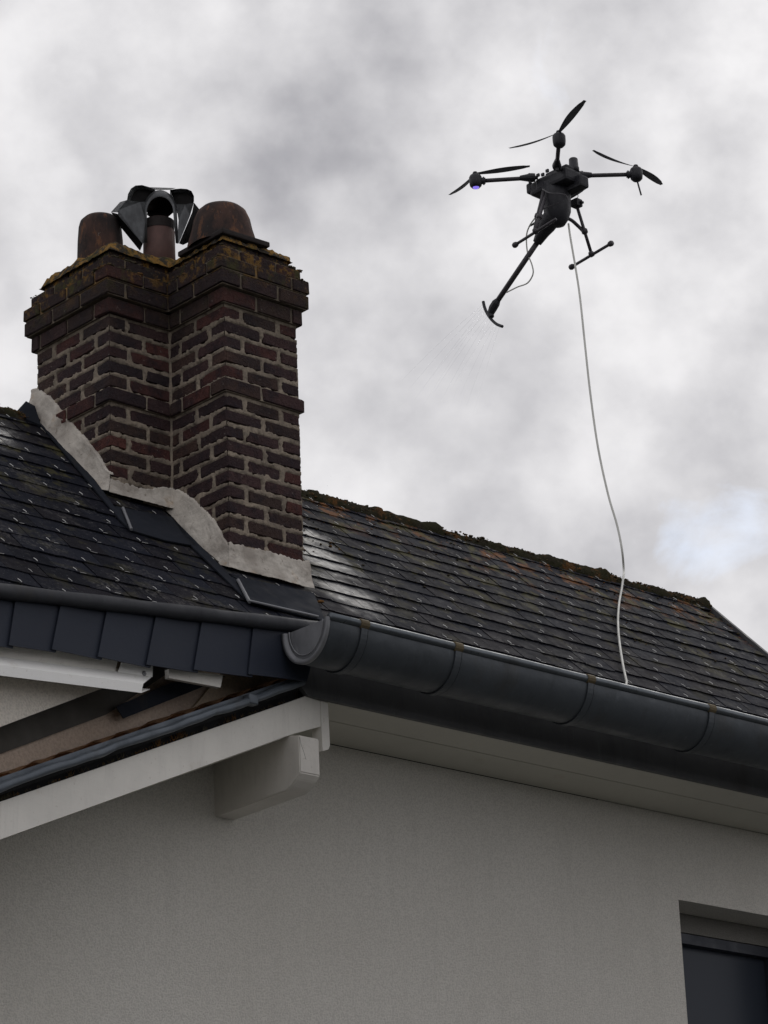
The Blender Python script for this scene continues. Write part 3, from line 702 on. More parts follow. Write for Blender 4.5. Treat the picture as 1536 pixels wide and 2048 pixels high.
def course(z0, z1, row, out=0.0, gap=.019, vg=.021):
    """one course of bricks on all four visible faces and the two hidden ones; out = how far it stands proud"""
    za, zb = z0 + gap / 2, z1 - gap / 2; g = vg / 2
    def split(L, pat):
        u = [0.0]; 
        for w in pat:
            if u[-1] + w > L - .045: break
            u.append(u[-1] + w + (BR.random() - .5) * .016)
        u.append(L); return u
    HB, ST = .098, .190
    dep = .085
    # right pilaster
    for (cx, cy, nf, ns, kF, kL) in ((XF, Y1, XR - XF, Y2 - Y1, 'RF', 'RL'), (XL, Y2, XF - XL, Y3 - Y2, 'LF', 'LL')):
        x0, y0 = cx - out, cy - out
        Lf = nf + (2 * out if kF == 'RF' else 0); Ls = ns + (0 if kF == 'RF' else 2 * out)
        a = split(Lf, [ST, ST, ST] if row else [HB, ST, ST]); b = split(Ls, [HB, ST, ST, ST] if row else [ST, ST, ST])
        fr = [(a[i] + (g if i else 0), a[i + 1] - (g if i < len(a) - 2 else 0)) for i in range(len(a) - 1)]
        sr = [(b[i] + (g if i else 0), b[i + 1] - (g if i < len(b) - 2 else 0)) for i in range(len(b) - 1)]
        brick(x0, x0 + fr[0][1], y0, y0 + sr[0][1], za, zb)
        for q_ in fr[1:]: brick(x0 + q_[0], x0 + q_[1], y0, y0 + (dep if q_ is not fr[-1] or kF == 'LF' else dep * 1.6), za, zb)
        for q_ in sr[1:]: brick(x0, x0 + dep, y0 + q_[0], y0 + q_[1], za, zb)
        if out < .004:
            for q_ in fr: rects[kF].append((q_[0], q_[1], za, zb))
            for q_ in sr: rects[kL].append((q_[0], q_[1], za, zb))
zc = Zb; row = 0; lev = []
zz_ = Zb
for i in range(15):
    z1 = zz_ - i * CHh; z0 = z1 - CHh
    if z1 < 5.42: break
    lev.append((z0, z1, i % 2))
for z0, z1, r in lev: course(z0, z1, r)
course(Zb, Zb + CHh, 1, .017, .010, .012)
for i in range(5): course(Zb + CHh * (i + 1), Zb + CHh * (i + 2), i % 2)
cz = ZT
for i, (h, o_) in enumerate([(.072, .018), (.068, .040), (.060, .043), (.058, .020), (.058, -.018)]):
    course(cz, cz + h, (i + 1) % 2, o_, .009, .012); cz += h
CAPZ = cz
# mortar behind the corbels
bm = bmesh.new(); cz = ZT
for h, o_ in [(.072, .018), (.068, .040), (.060, .043), (.058, .020), (.058, -.018)]:
    o2 = o_ - .008; z0, z1 = cz, cz + h
    if cz == ZT: z0 += .002
    box(bm, V(((XF + XR) / 2, (Y1 + Y2) / 2, (z0 + z1) / 2)), XR - XF + 2 * o2, Y2 - Y1 + 2 * o2, z1 - z0 - .0012)
    box(bm, V(((XL + XR) / 2 , (Y2 + Y3) / 2 , (z0 + z1) / 2 - .0004)), XR - XL + 2 * o2 - .003, Y3 - Y2 + 2 * o2, z1 - z0 - .002)
    cz += h
z0, z1 = Zb, Zb + CHh
box(bm, V(((XF + XR) / 2, (Y1 + Y2) / 2, (z0 + z1) / 2)), XR - XF + .018, Y2 - Y1 + .018, z1 - z0 - .006)
box(bm, V(((XL + XR) / 2, (Y2 + Y3) / 2, (z0 + z1) / 2)), XR - XL + .016, Y3 - Y2 + .018, z1 - z0 - .007)
obj('corbel_mortar', bm, m_mortar, STK)
# mortar skin: laps irregularly over the brick edges
def skin(bm, key, org, du, nrm, L, z0, z1):
    st = .0058; nu, nv = int(L / st), int((z1 - z0) / st); R = rects[key]
    def f(u_, v_):
        u, z = u_ * L, z0 + v_ * (z1 - z0); p = org + du * u; p = V((p.x, p.y, z))
        d = -9
        wob = fbm(p * 20) * .010 + fbm(p * 55) * .007
        for (a, b, c_, e) in R:
            if z < c_ - .03 or z > e + .03: continue
            dd = min(u - a if a > 0 else .5, b - u, z - c_, e - z)
            if dd > d: d = dd
        d2 = d + wob - .001                                    # > 0 inside the brick
        h = -.0004 - max(0, min(1, (d2 + .002) / .006)) * .012 + (fbm(p * 90) * .0010)
        return p + nrm * h + du * max(0, -h + .002 - u)
    grid(bm, f, nu, nv)
bm = bmesh.new(); zlo = 5.42; X_, Y_ = V((1, 0, 0)), V((0, 1, 0))
e_ = .0055
for za, zb in ((zlo, Zb + .003), (Zb + CHh - .003, ZT + .003)):
    skin(bm, 'RF', V((XF, Y1, 0)), X_, -Y_, XR - XF, za, zb); skin(bm, 'RL', V((XF, Y1, 0)), Y_, -X_, Y2 - Y1, za, zb)
    skin(bm, 'LF', V((XL, Y2, 0)), X_, -Y_, XF - XL, za, zb); skin(bm, 'LL', V((XL, Y2, 0)), Y_, -X_, Y3 - Y2, za, zb)
obj('mortar_joints', bm, m_mortar, STK, smooth=True)
bm = bmesh.new()                                               # run of mortar down the inner corner
tube(bm, [V((XF + .004, Y2 + .004, z)) + V((fbm(V((z * 9, 0, 0))) * .006, fbm(V((0, z * 9, 0))) * .006, 0)) for z in [5.75 + i * .03 for i in range(33)]], [.010 + .007 * abs(fbm(V((i * .4, 3, 3)))) for i in range(33)], 8)
obj('mortar_fillet', bm, m_mortar, STK, smooth=True)
# cement cap, lumpy and mossy
bm = bmesh.new()
def cap(xa, xb, ya, yb, lift):
    nu, nv = 30, 34
    def f(u, v):
        x = xa + (xb - xa) * u; y = ya + (yb - ya) * v; e = min(u * (xb - xa), (1 - u) * (xb - xa), v * (yb - ya), (1 - v) * (yb - ya))
        h = min(e / .05, 1) ** .6 * .038 * lift + fbm(V((x, y, 0)) * 14) * .014 + fbm(V((x, y, 3)) * 45) * .009
        if e < .001: h = -.02
        w = .008 * fbm(V((x * 30, y * 30, 5)))
        return V((x + w, y + w, CAPZ + h))
    grid(bm, f, nu, nv)
cap(XF + .004, XR - .004, Y1 + .004, Y2 + .02, .45); cap(XL + .004, XR - .006, Y2 + .0, Y3 - .004, 1.0)
bmesh.ops.recalc_face_normals(bm, faces=bm.faces[:])
obj('cement_cap', bm, m_cap, STK, smooth=True)
bm = bmesh.new(); rnd = random.Random(3)
for i in range(1500):
    side = rnd.choice('abcd'); t = rnd.random(); lv = rnd.choice([(CAPZ, -.018), (CAPZ, -.018), (CAPZ - .058, .020), (CAPZ - .116, .043)])
    o_ = lv[1] - .002; 
    if side == 'a': p = V((XF - o_ + t * (XR - XF + 2 * o_), Y1 - o_, lv[0]))
    elif side == 'b': p = V((XF - o_, Y1 - o_ + t * (Y2 - Y1), lv[0]))
    elif side == 'c': p = V((XL - o_ + t * (XF - XL), Y2 - o_, lv[0]))
    else: p = V((XL - o_, Y2 - o_ + t * (Y3 - Y2 + 2 * o_), lv[0]))
    if fbm(p * 7 + V((3, 0, 0))) < -.05: continue
    p += V((rnd.random() * .014 + .004, rnd.random() * .014 + .004, rnd.random() * .004)); clump(bm, p, .0018 + rnd.random() ** 3 * .0065)
obj('moss_on_cap', bm, m_moss, STK, kind='stuff')

# light mortar band round the foot of the chimney
def roofz(y): return EZ + (y - EY)
def band(name, org, du, nrm, L, top, flare=.026, seed=0):
    """top(u): height of the ragged upper edge; lower edge follows the roof"""
    bm = bmesh.new(); nu = int(L / .007); nv = 26
    def f(u_, v_):
        u = u_ * L; p = org + du * u; zb_ = roofz(min(p.y, 9.50)) + .006
        zt = top(u) + fbm(V((u * 14, seed, 0))) * .005 * min(1, u / .04) + fbm(V((u * 70, seed, 4))) * .011
        z = zb_ + (zt - zb_) * v_; q_ = V((p.x, p.y, z))
        h = .010 + flare * (1 - v_) ** 1.6 + fbm(q_ * 12) * .006 + fbm(q_ * 50) * .003 - (.018 if v_ > .999 else 0) + (-.006 if v_ > .95 else 0)
        return q_ + nrm * h - du * (max(h, .004) * max(0, 1 - u / .03))
    grid(bm, f, nu, nv); bmesh.ops.recalc_face_normals(bm, faces=bm.faces[:]); return obj(name, bm, m_flaunch, STK, smooth=True)
def interp(pts):
    def g(u):
        if u <= pts[0][0]: return pts[0][1]
        for (a, b), (c_, d) in zip(pts, pts[1:]):
            if u <= c_: return b + (d - b) * (u - a) / (c_ - a)
        return pts[-1][1]
    return g
def tops_on(pxs, ax, val, org, du): 
    r = sorted(((at(x, y, ax, val) - org).dot(du), at(x, y, ax, val).z) for x, y in pxs); return interp(r)
oRF = V((XF, Y1, 0)); oRL = V((XF, Y1, 0)); oLF = V((XL, Y2, 0)); oLL = V((XL, Y2, 0))
band('mortar_flashing', oRF, X_, -Y_, XR - XF + .02, tops_on([(459, 1086), (480, 1090), (520, 1097), (560, 1108), (590, 1118), (610, 1120)], 1, Y1, oRF, X_), seed=1)
band('mortar_flashing', oRL, Y_, -X_, Y2 - Y1 + .008, tops_on([(458, 1090), (449, 1074), (440, 1054), (428, 1037), (411, 1018), (393, 1000), (370, 983), (350, 976)], 0, XF, oRL, Y_), seed=2)
band('mortar_flashing', oLF, X_, -Y_, XF - XL + .008, tops_on([(234, 960), (255, 968), (275, 975), (300, 978), (325, 973), (345, 975)], 1, Y2, oLF, X_), seed=3)
band('mortar_flashing', oLL, Y_, -X_, .53, tops_on([(222, 950), (210, 928), (198, 906), (184, 888), (168, 870), (150, 850), (135, 832), (118, 810), (102, 794), (88, 782), (72, 774)], 0, XL, oLL, Y_), flare=.034, seed=4)
# hidden back and right faces closed with render
bm = bmesh.new(); 
# zinc soakers lying on the roof along the mortar
def sheet(name, pts, th=.006, h=.020, mat=None): 
    bm = bmesh.new(); prism(bm, [onroof(*p, h) for p in pts], -RN * th); return obj(name, bm, mat or m_lead, STK)
sheet('zinc_soaker', [(228, 1012), (236, 1022), (244, 1040), (150, 915), (60, 826), (30, 828), (55, 800), (66, 806), (150, 905)][::1][:1] + [(244, 1020), (262, 1060), (243, 1042), (140, 918), (72, 838), (36, 826), (62, 800), (150, 905)])
sheet('lead_apron', [(232, 1012), (345, 1035), (372, 1066), (395, 1092), (330, 1080), (262, 1060)])
sheet('zinc_soaker', [(340, 1030), (462, 1153), (480, 1160), (498, 1202), (474, 1180), (380, 1088)])
sheet('lead_apron', [(462, 1150), (628, 1186), (652, 1243), (637, 1238), (501, 1204), (480, 1160)], h=.024)
def seam(name, a, b, r, mat, h=.028):
    bm = bmesh.new(); tube(bm, [onroof(*a, h), onroof(*b, h)], r, 8); obj(name, bm, mat, STK)
seam('zinc_fold', (246, 1016), (263, 1059), .0062, m_zincl); seam('zinc_fold', (476, 1160), (499, 1204), .0068, m_zincl)
seam('zinc_edge', (497, 1201), (636, 1233), .0052, m_zincl, .03)
bm = bmesh.new(); prism(bm, [onroof(28, 828, .02), onroof(52, 802, .06), onroof(70, 812, .06), onroof(82, 850, .02)], -RN * .02); obj('ridge_saddle', bm, m_lead, STK)
bm = bmesh.new(); clump(bm, onroof(641, 1203, .02), .008); obj('moss_lump', bm, m_moss, STK)

# ================================================================== pots and cowl
def pot(name, label, c, prof, mat, flange=None, group='clay chimney pots on the brick stack'):
    t = thing(name, label, 'chimney pot', c, group)
    bm = bmesh.new(); lathe(bm, prof, c, 32, close=False); 
    for v in bm.verts: v.co += (v.co - V((c.x, c.y, v.co.z))) * (fbm(v.co * 9) * .02)
    obj('pot_shell', bm, mat, t, smooth=True)
    bm = bmesh.new(); lathe(bm, [(prof[-1][0] - .001, prof[-1][1] - .012), (.002, prof[-1][1] - .014)], c, 24, close=False); obj('flue_opening', bm, m_soot_shade, t)
    if flange:
        bm = bmesh.new(); box(bm, flange[0], *flange[1], bev=.006)
        for v in bm.verts: v.co.z += fbm(v.co * 12) * .006
        obj('base_plate', bm, m_sootclay, t)
    return t
pc = V((6.985, 9.27, CAPZ - .005))
hh = (at(200, 418, 1, 9.20).z - pc.z)
pot('chimney_pot', 'tall rust-stained round-topped clay pot at the left end of the brick chimney', pc,
    [(.100, 0), (.100, .04), (.096, hh * .6), (.091, hh * .84), (.084, hh * .93), (.068, hh * .985), (.050, hh), (.046, hh - .01)], m_terra)
fc = at(445, 459, 1, Y1 - .005); pz = fc.z
pc2 = V((fc.x + .125, fc.y + .155, pz))
h2 = at(445, 396, 1, pc2.y - .08).z - pz
pot('chimney_pot', 'wide tapering clay pot on a square base at the right of the chimney top', pc2,
    [(.148, 0), (.146, .02), (.128, h2 * .45), (.118, h2 * .70), (.104, h2 * .88), (.085, h2 * .97), (.060, h2), (.056, h2 - .01)], m_terra,
    flange=(V((fc.x + .128, fc.y + .15, pz + .002)), (.256, .30, .022)))
# middle flue with a four-hooded sheet metal cowl
cc_ = V((7.19, 9.11, CAPZ - .0))
# slide so that the pipe stands at the right place on the stack
kk = (F_PX * (cc_ - CAM).dot(RT) / (cc_ - CAM).dot(FW) + 768 - 317) / 490
cc_ = cc_ - V((.735 * kk, -.2 * kk, 0)); 
t = thing('chimney_cowl', 'sooty sheet metal cowl with arched hoods on the middle flue between two clay pots', 'chimney cowl', cc_)
rr_ = _r; tt = -_h                                              # to the right, towards the street
mpx = (cc_ - CAM).dot(FW) / F_PX
def lc(px, py, dep):                                            # a point of the cowl, dep metres towards the street from its axis
    d = ray(px, py); P = cc_ + tt * dep; return CAM + d * ((P - CAM).dot(tt) / d.dot(tt))
zp = lc(317, 444, 0).z
bm = bmesh.new(); lathe(bm, [(.125, -.02), (.115, .01), (.095, .040), (.078, .056), (.060, .058)], cc_, 28, close=False)
for v in bm.verts: v.co += (v.co - cc_) * fbm(v.co * 18) * .10
obj('cement_collar', bm, m_cap, t, smooth=True)
bm = bmesh.new(); lathe(bm, [(.070, -.01), (.068, zp - cc_.z - .05), (.064, zp - cc_.z - .05), (.064, zp - cc_.z)], cc_, 24); obj('flue_pipe', bm, m_pipe, t, smooth=True)
bm = bmesh.new(); lathe(bm, [(.066, zp - cc_.z - .045), (.067, zp - cc_.z - .002), (.050, zp - cc_.z)], cc_, 24, close=False); obj('pipe_collar', bm, m_sootclay, t)
def canopy(cpx, top, bot, wpx, axis, L, dep, name='hood'):
    """arched hood: half tube running out along axis"""
    bm = bmesh.new(); c0 = lc(cpx, bot, dep); rad = wpx * mpx / 2; H = (bot - top) * mpx / .93
    side = axis.cross(_z).normalized()
    def f(u, v):
        a = math.pi * u; fl = 1 + .10 * v
        return c0 + side * (math.cos(a) * rad * fl) + _z * (math.sin(a) ** .85 * H * fl) + axis * (v * L)
    grid(bm, f, 16, 4); bmesh.ops.solidify(bm, geom=bm.faces[:], thickness=.0025); bmesh.ops.recalc_face_normals(bm, faces=bm.faces[:])
    return obj(name, bm, m_cowl, t, smooth=True)
# front plate with the arch
bm = bmesh.new(); out, inn = [], []
cx0, rx = 320, 27.0
for k_ in range(17):
    a = math.pi * k_ / 16
    inn.append(lc(cx0 - math.cos(a) * rx, 424 - math.sin(a) * 31, .085)); out.append(lc(cx0 - math.cos(a) * (rx + 7), 424 - math.sin(a) * 44, .070))
inn = [lc(294, 486, .075)] + inn + [lc(352, 486, .075)]; out = [lc(286, 484, .070)] + out + [lc(357, 487, .070)]
for i in range(len(inn) - 1): bm.faces.new([bm.verts.new(p) for p in (inn[i], inn[i + 1], out[i + 1], out[i])])
bmesh.ops.remove_doubles(bm, verts=bm.verts[:], dist=.0004); bmesh.ops.solidify(bm, geom=bm.faces[:], thickness=.0025); obj('arched_plate', bm, m_cowl, t, smooth=True)
# tunnel behind the arch (inner shade painted near-black) with the two gaps left under it
bm = bmesh.new(); ring = []
for dd, sc_ in ((.084, 1.0), (.02, .98), (-.05, .95)):
    ring.append([bm.verts.new(lc(cx0 - math.cos(math.pi * k_ / 16) * rx * sc_ * (1 + 0), 424 - math.sin(math.pi * k_ / 16) * 31 * sc_, dd)) for k_ in range(17)])
for i in range(2):
    for k_ in range(16): bm.faces.new((ring[i][k_], ring[i][k_ + 1], ring[i + 1][k_ + 1], ring[i + 1][k_]))
lo_ = [bm.verts.new(lc(px, py, -.05)) for px, py in ((348, 424), (334, 436), (325, 440), (323, 446), (314, 446), (311, 439), (303, 436), (294, 430))]
bm.faces.new(ring[2] + lo_)
obj('hood_inner_shade', bm, m_soot_shade, t)
# side hoods and their skirts
def lobe(outer, inner, skirt, name_h='hood'):
    bm = bmesh.new(); bm.faces.new([bm.verts.new(lc(*p)) for p in outer]); bmesh.ops.solidify(bm, geom=bm.faces[:], thickness=.003); obj(name_h, bm, m_cowl, t)
    bm = bmesh.new(); bm.faces.new([bm.verts.new(lc(*p)) for p in inner]); obj('hood_inner_shade', bm, m_soot_shade, t)
    bm = bmesh.new(); bm.faces.new([bm.verts.new(lc(*p)) for p in skirt]); bmesh.ops.solidify(bm, geom=bm.faces[:], thickness=.003); obj('skirt_plate', bm, m_cowl, t)
def hood3(rim, depth_v, shrink=.82, name='hood'):
    """arched shell: rim polyline at the mouth, running back by depth_v"""
    bm = bmesh.new(); R_ = [lc(*p) for p in rim]; cen = sum(R_, V((0, 0, 0))) / len(R_)
    a = [bm.verts.new(p) for p in R_]; b = [bm.verts.new(cen + (p - cen) * shrink + depth_v) for p in R_]
    for i in range(len(a) - 1): bm.faces.new((a[i], a[i + 1], b[i + 1], b[i]))
    bmesh.ops.solidify(bm, geom=bm.faces[:], thickness=.002); obj(name, bm, m_cowl, t, smooth=True)
    bm = bmesh.new(); bm.faces.new([bm.verts.new(cen + (p - cen) * .96 + depth_v * .35) for p in R_]); obj('hood_inner_shade', bm, m_soot_shade, t)  # near-black sheet stands in for the shade inside the hood
dl, dr_ = .06, .05
hood3([(254, 400, .10), (256, 388, .10), (262, 377, .095), (271, 371, .09), (284, 370, .085), (298, 374, .075), (310, 379, .065)] + [(300, 403, .07), (280, 404, .085)], V((0, 0, 0)) - tt * .10 + rr_ * .02)
hood3([(388, 403, .09), (388, 392, .09), (383, 382, .085), (374, 378, .08), (362, 377, .075), (350, 378, .07), (340, 380, .065)] + [(352, 408, .07), (370, 409, .085)], V((0, 0, 0)) - tt * .10 - rr_ * .02)
def plate(pts, th=.003, mat=None):
    bm = bmesh.new(); bm.faces.new([bm.verts.new(lc(*p)) for p in pts]); bmesh.ops.solidify(bm, geom=bm.faces[:], thickness=th); obj('skirt_plate', bm, mat or m_cowl, t)
plate([(254, 400, .10), (280, 404, .088), (297, 403, .075), (291, 440, .075), (291, 487, .070), (284, 486, .072), (236, 430, .10), (236, 420, .10)])
plate([(254, 400, .10), (236, 425, .10), (222, 424, .02), (240, 404, .02)])
plate([(236, 428, .10), (286, 487, .070), (280, 502, .05), (236, 448, .04), (222, 424, .02)], mat=m_soot_shade)
plate([(388, 405, .09), (370, 409, .085), (352, 408, .072), (357, 440, .072), (354, 487, .070), (358, 486, .072), (380, 432, .085)])
plate([(388, 405, .09), (384, 425, .087), (358, 487, .072), (366, 490, .03), (408, 470, -.02), (400, 420, .0)], mat=m_soot_shade)
bm = bmesh.new(); bm.faces.new([bm.verts.new(lc(*p)) for p in [(300, 380, .06), (340, 380, .06), (352, 376, -.02), (290, 374, -.02)]]); bmesh.ops.solidify(bm, geom=bm.faces[:], thickness=.003); obj('crown_plate', bm, m_cowl, t)

# ================================================================== drone
DR = 16.8
C0 = CAM + ray(1112, 357).normalized() * DR
fF = (_r - _h).normalized(); fL = (_r + _h).normalized()         # skids run along fF
def dp(f, l, u): return C0 + fF * f + fL * l + _z * u
t = thing('drone', 'black four-rotor drone with a spray lance hovering over the slate roof', 'drone', dp(0, 0, -.42))
DF = Matrix((fF, fL, _z)).transposed()
bm = bmesh.new(); box(bm, dp(.015, 0, -.03), .235, .135, .080, DF, .018); box(bm, dp(.045, .0, .018), .16, .10, .020, DF, .008); box(bm, dp(-.10, -.005, -.035), .09, .12, .075, DF, .014)
box(bm, dp(.09, .045, -.065), .16, .07, .07, DF, .012); box(bm, dp(-.15, -.02, -.02), .04, .09, .06, DF, .01)
for q_ in range(5): box(bm, dp(.02 - q_ * .035, -.092, .01 - .01 * (q_ % 2)), .02, .012, .018, DF, .003)
BODY = obj('body', bm, m_carbon, t)
bm = bmesh.new(); lathe(bm, [(.030, .01), (.030, .035), (.027, .038), (.025, .088), (.021, .093)], dp(.105, .035, 0), 20); obj('antenna_dome', bm, m_carbon, t, smooth=True)
bm = bmesh.new()                                                # tank hanging under the body
kt = [(.082, -.03), (.082, -.10), (.076, -.20), (.060, -.245), (.038, -.278), (.02, -.285)]
lathe(bm, [(r_, u_) for r_, u_ in kt], dp(-.015, .01, 0), 20); obj('tank', bm, m_carbon, t, smooth=True)
# payload hump that carries the lance
def dpx(px, py, l=0.0):                                          # point of the drone's own middle plane (across = l)
    P = dp(0, l, 0); d = ray(px, py); return CAM + d * ((P - CAM).dot(fL) / d.dot(fL))
hip = dpx(1092, 452); tipb = dpx(1074, 486); la = (dpx(985, 612) - dpx(1078, 480))
bm = bmesh.new(); tube(bm, [dpx(1112, 425), hip, dpx(1085, 466), tipb], [.055, .052, .038, .025], 14); obj('lance_mount', bm, m_carbon, t, smooth=True)
# arms and motors
mot = []
for sgn, ax_ in ((-1, _r), (1, _r), (1, -_h), (-1, -_h)):
    mp = C0 + ax_ * (sgn * .447) + V((0, 0, .005)); mot.append(mp)
arms = [(957, 374), (1277, 350), (1110, 277), (1107, 424)]
for i, mp in enumerate(mot):
    d = (mp - C0).normalized(); L = .447
    a = obj('arm', (lambda b: (tube(b, [C0 + d * .10 + V((0, 0, .01)), mp - d * .02], .0118, 10), b)[1])(bmesh.new()), m_tubeb, t, smooth=True)
    bm = bmesh.new(); tube(bm, [C0 + d * .115 + V((0, 0, .01)), C0 + d * .135 + V((0, 0, .01)), C0 + d * .165 + V((0, 0, .01)), C0 + d * .20 + V((0, 0, .01))], [.024, .026, .020, .014], 12)
    tube(bm, [C0 + d * .145 + V((0, 0, .035)), C0 + d * .145 + V((0, 0, -.028))], .009, 8); obj('clamp', bm, m_carbon, a)
    bm = bmesh.new(); tube(bm, [mp - d * .055, mp - d * .02], [.018, .021], 10); tube(bm, [mp - d * .045 + V((0, 0, .024)), mp - d * .045 + V((0, 0, -.024))], .005, 6)
    lathe(bm, [(.022, -.040), (.033, -.028), (.036, -.006), (.036, .022), (.030, .034), (.012, .038), (.010, .050)], mp, 20); mo = obj('motor', bm, m_carbon, t, smooth=True)
    if i == 0:
        bm = bmesh.new(); lathe(bm, [(.021, -.006), (.017, .003), (.008, .008), (.001, .009)], mp + V((0, 0, -.036)) - tt * -.012, 14, (tt * .8 - _z * .6).normalized()); obj('status_lamp', bm, m_led, t)
    if i == 1:
        bm = bmesh.new(); tube(bm, [mp + V((0, 0, -.03)), mp + V((0, 0, -.03)) + _r * .018 - _z * .10], .0048, 8); obj('aerial', bm, m_carbon, t)
# propellers: two blades each at the angle the photograph freezes
tipsp = [[(888, 404), (1060, 340)], [(1188, 306), (1333, 386)], [(1012, 304), (1173, 208)], [(1050, 466), (1172, 384)]]
def on_h(px, py, z): return at(px, py, 2, z)
for i, mp in enumerate(mot):
    hub = mp + V((0, 0, .046)); z = hub.z
    bm = bmesh.new(); lathe(bm, [(.014, -.006), (.016, .0), (.012, .010), (.004, .013)], hub, 14); P = obj('propeller', bm, m_carbon, t, smooth=True)
    for (px, py) in tipsp[i]:
        tip = on_h(px, py, z + .012); d = tip - hub; L = d.length
        if L > .34: d = d * (.34 / L); 
        tip = hub + d; L = d.length; d = d.normalized(); sd_ = d.cross(_z).normalized(); bm = bmesh.new()
        def f(u, v):
            ch_ = (.009 + .024 * math.sin(math.pi * min(1, u * .80 + .06)) ** 1.2) * (1 if u < .93 else .8)
            tw = math.radians(24 - 16 * u); o_ = (v - .45) * ch_ * 1.25
            return hub + d * (.012 + u * (L - .012)) + sd_ * (o_ * math.cos(tw) + .012 * math.sin(u * 2.6)) + _z * (o_ * math.sin(tw) + .020 * u * u)
        grid(bm, f, 16, 4); bmesh.ops.solidify(bm, geom=bm.faces[:], thickness=.0016); obj('blade', bm, m_prop, P, smooth=True)
# landing gear
for l, pxa, pxb, leg in ((.22, (1143, 534), (1222, 487), ((1150, 402), (1183, 508))), (-.22, (1030, 490), (1112, 438), ((1092, 398), (1071, 462)))):
    a, b = dpx(*pxa, l), dpx(*pxb, l)
    bm = bmesh.new(); tube(bm, [a, b], .0085, 8)
    for q_, w in (((a, 1), (b, -1)) if l > 0 else ((a, 1),)):
        dd = (b - a).normalized() * w; tube(bm, [q_ - dd * .012, q_ - dd * .004, q_ + dd * .012, q_ + dd * .022], [.013, .017, .015, .009], 10)
    sk = obj('skid', bm, m_tubeb, t, smooth=True)
    topp = dp(.07 if l > 0 else .0, l * .42, -.03); bot = dpx(*leg[1], l)
    if l > 0: topp = dpx(1150, 400, .13)
    else: topp = dpx(1090, 395, -.10)
    bm = bmesh.new(); tube(bm, [topp, bot], .0092, 8); lathe(bm, [(.013, -.012), (.018, -.008), (.018, .008), (.013, .012)], bot, 10, (b - a).normalized())
    j_ = topp.lerp(bot, .58); lathe(bm, [(.012, -.016), (.018, -.010), (.018, .010), (.012, .016)], j_, 10, (bot - topp).normalized())
    obj('leg', bm, m_tubeb, t, smooth=True)
    if l > 0:
        bm = bmesh.new(); tube(bm, spline([dpx(1085, 432, .02), dpx(1110, 434, .04), dpx(1138, 438, .09), dpx(1156, 452, .16), j_ + (bot - topp) * .04]), .0105, 8); obj('cross_brace', bm, m_tubeb, t, smooth=True)
        bm = bmesh.new(); box(bm, dpx(1153, 407, .14), .05, .05, .045, DF, .006); box(bm, dpx(1163, 405, .15), .02, .02, .012, DF, .002); box(bm, dpx(1162, 410, .15), .012, .012, .022, DF, .002); obj('leg_clamp', bm, m_carbon, t)
    else:
        bm = bmesh.new(); lathe(bm, [(.010, -.016), (.017, -.010), (.017, .010), (.010, .016)], dpx(1075, 432, -.12), 10, (bot - topp).normalized()); tube(bm, [dpx(1088, 380, -.09), dpx(1075, 432, -.12), dpx(1069, 462, -.18)], .010, 8); obj('cross_brace', bm, m_tubeb, t, smooth=True)
# lance with its curved spray bar
L0, L1 = dpx(1080, 477), dpx(984, 618)
ld = (L1 - L0).normalized()
bm = bmesh.new(); tube(bm, [L0, L1], .0155, 12); LAN = obj('lance', bm, m_tubeb, t, smooth=True)
bm = bmesh.new(); e_ = dpx(992, 606); tube(bm, [dpx(996, 600), e_, dpx(986, 616), dpx(981, 628), dpx(983, 634)], [.016, .024, .025, .020, .016], 10); obj('nozzle_head', bm, m_carbon, LAN)
barp = spline([dpx(966.5, 603, 0), dpx(969, 614, 0), dpx(974, 626, 0), dpx(982, 638, 0), dpx(993, 648, 0), dpx(1005, 653, 0)])
bm = bmesh.new(); tube(bm, barp, .0088, 8); obj('spray_bar', bm, m_carbon, LAN, smooth=True)
bm = bmesh.new(); tube(bm, spline([dpx(1070, 436), dpx(1059, 452), dpx(1053, 472), dpx(1055, 505), dpx(1064, 530), dpx(1066, 548), dpx(1055, 566), dpx(1035, 574), dpx(1013, 585)], 5), .0042, 6); obj('feed_tube', bm, m_hose, t, smooth=True)
bm = bmesh.new(); tube(bm, spline([dpx(1147, 388, .1), dpx(1154, 386, .1), dpx(1156, 394, .1), dpx(1151, 399, .1)], 5), .002, 5); obj('cable', bm, m_carbon, t)
bm = bmesh.new(); tube(bm, spline([dpx(1085, 378, -.10), dpx(1100, 386, -.12), dpx(1125, 388, -.11), dpx(1136, 396, -.1), dpx(1138, 420, -.1)], 5), .003, 5); tube(bm, spline([dpx(1082, 420, -.12), dpx(1100, 412, -.13), dpx(1128, 402, -.12)], 4), .0025, 5); obj('cable', bm, m_tubeb, t)

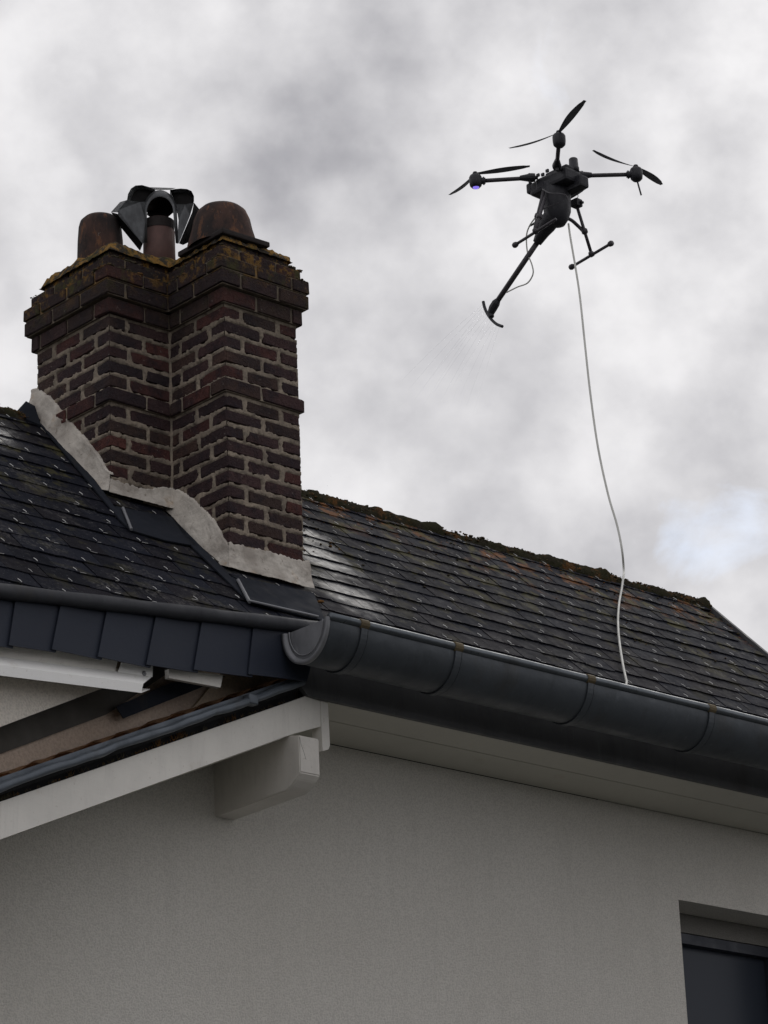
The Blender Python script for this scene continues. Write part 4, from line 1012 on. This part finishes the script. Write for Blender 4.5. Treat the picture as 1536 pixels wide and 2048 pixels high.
# ================================================================== supply hose
hp = [(1137, 448), (1140, 470), (1145, 500), (1151, 535), (1160, 595), (1170, 690), (1181, 790), (1196, 895), (1216, 988), (1234, 1050), (1244, 1100), (1247.5, 1140)]
Ptop = dpx(1137, 448, .05); Prd = onroof(1247.5, 1152, .04)
tA = (Ptop - CAM).length; tB = (Prd - CAM).length
pts = []
for i, (x, y) in enumerate(hp):
    w = (y - 448) / (1152 - 448); dist = tA + (tB - tA) * (w ** .8) ; pts.append(CAM + ray(x, y).normalized() * dist)
pts[-1] = CAM + ray(*hp[-1]).normalized() * ((V((10.43, 9.46, EZ + 1.19)) - CAM).length)
pts += [onroof(1247, 1152, .05), onroof(1243, 1180, .030), onroof(1238, 1208, .030), onroof(1236, 1245, .030), onroof(1239, 1285, .030), onroof(1246, 1330, .030), onroof(1253, 1362, .034), onroof(1257, 1380, .03)]
le = pts[-1]; pts += [V((le.x + .03, GY1 - .05, GZ - .06)), V((le.x + .12, gc, GZ - .125))]
bm = bmesh.new(); sp = spline(pts, 5)
tube(bm, sp, [.0056] * len(sp), 8)
tag(obj('hose', bm, m_hose, smooth=True), 'thin pale hose hanging from the drone over the roof ridge down to the gutter', 'hose')

# ================================================================== water
bm = bmesh.new(); rnd = random.Random(11)
for i in range(12):
    a = barp[int(len(barp) * (.10 + .8 * i / 11)) ]
    tgt = rp(7.62 + .075 * (11 - i) * .9 + rnd.random() * .08, 1.60 - .075 * (11 - i), .05)
    ex, ey = 740 + i * 17, 830 + (i % 4) * 26
    far = CAM + ray(ex, ey).normalized() * (16.0)
    q_ = []
    for k_ in range(12):
        s = k_ / 11 * (.45 + .5 * rnd.random() if k_ == 11 else .8); p = a.lerp(far, s) + V((0, 0, .10 * s - .10 * s * s)); q_.append(p)
    q_ = q_[:11]; tube(bm, q_, [.0016 * (1 - .85 * k_ / 11) for k_ in range(len(q_))], 4)
for i in range(420):                                            # loose drops in the fan and splashing on the roof
    if i < 60:
        s = rnd.random(); a = barp[rnd.randrange(len(barp))]; far = CAM + ray(700 + rnd.random() * 260, 820 + rnd.random() * 60).normalized() * 16; p = a.lerp(far, s); r_ = .0012
    else: p = rp(7.56 + rnd.random() * .75, rnd.random() * 1.65, .02 + rnd.random() ** 2 * .22); r_ = .0008 + rnd.random() ** 3 * .0012
    bmesh.ops.create_icosphere(bm, subdivisions=1, radius=r_, matrix=Matrix.Translation(p))
w_ = obj('water_spray', bm, m_water, kind='stuff'); w_['label'] = 'fine fan of water sprayed from the lance towards the wet slates'; w_['category'] = 'water spray'
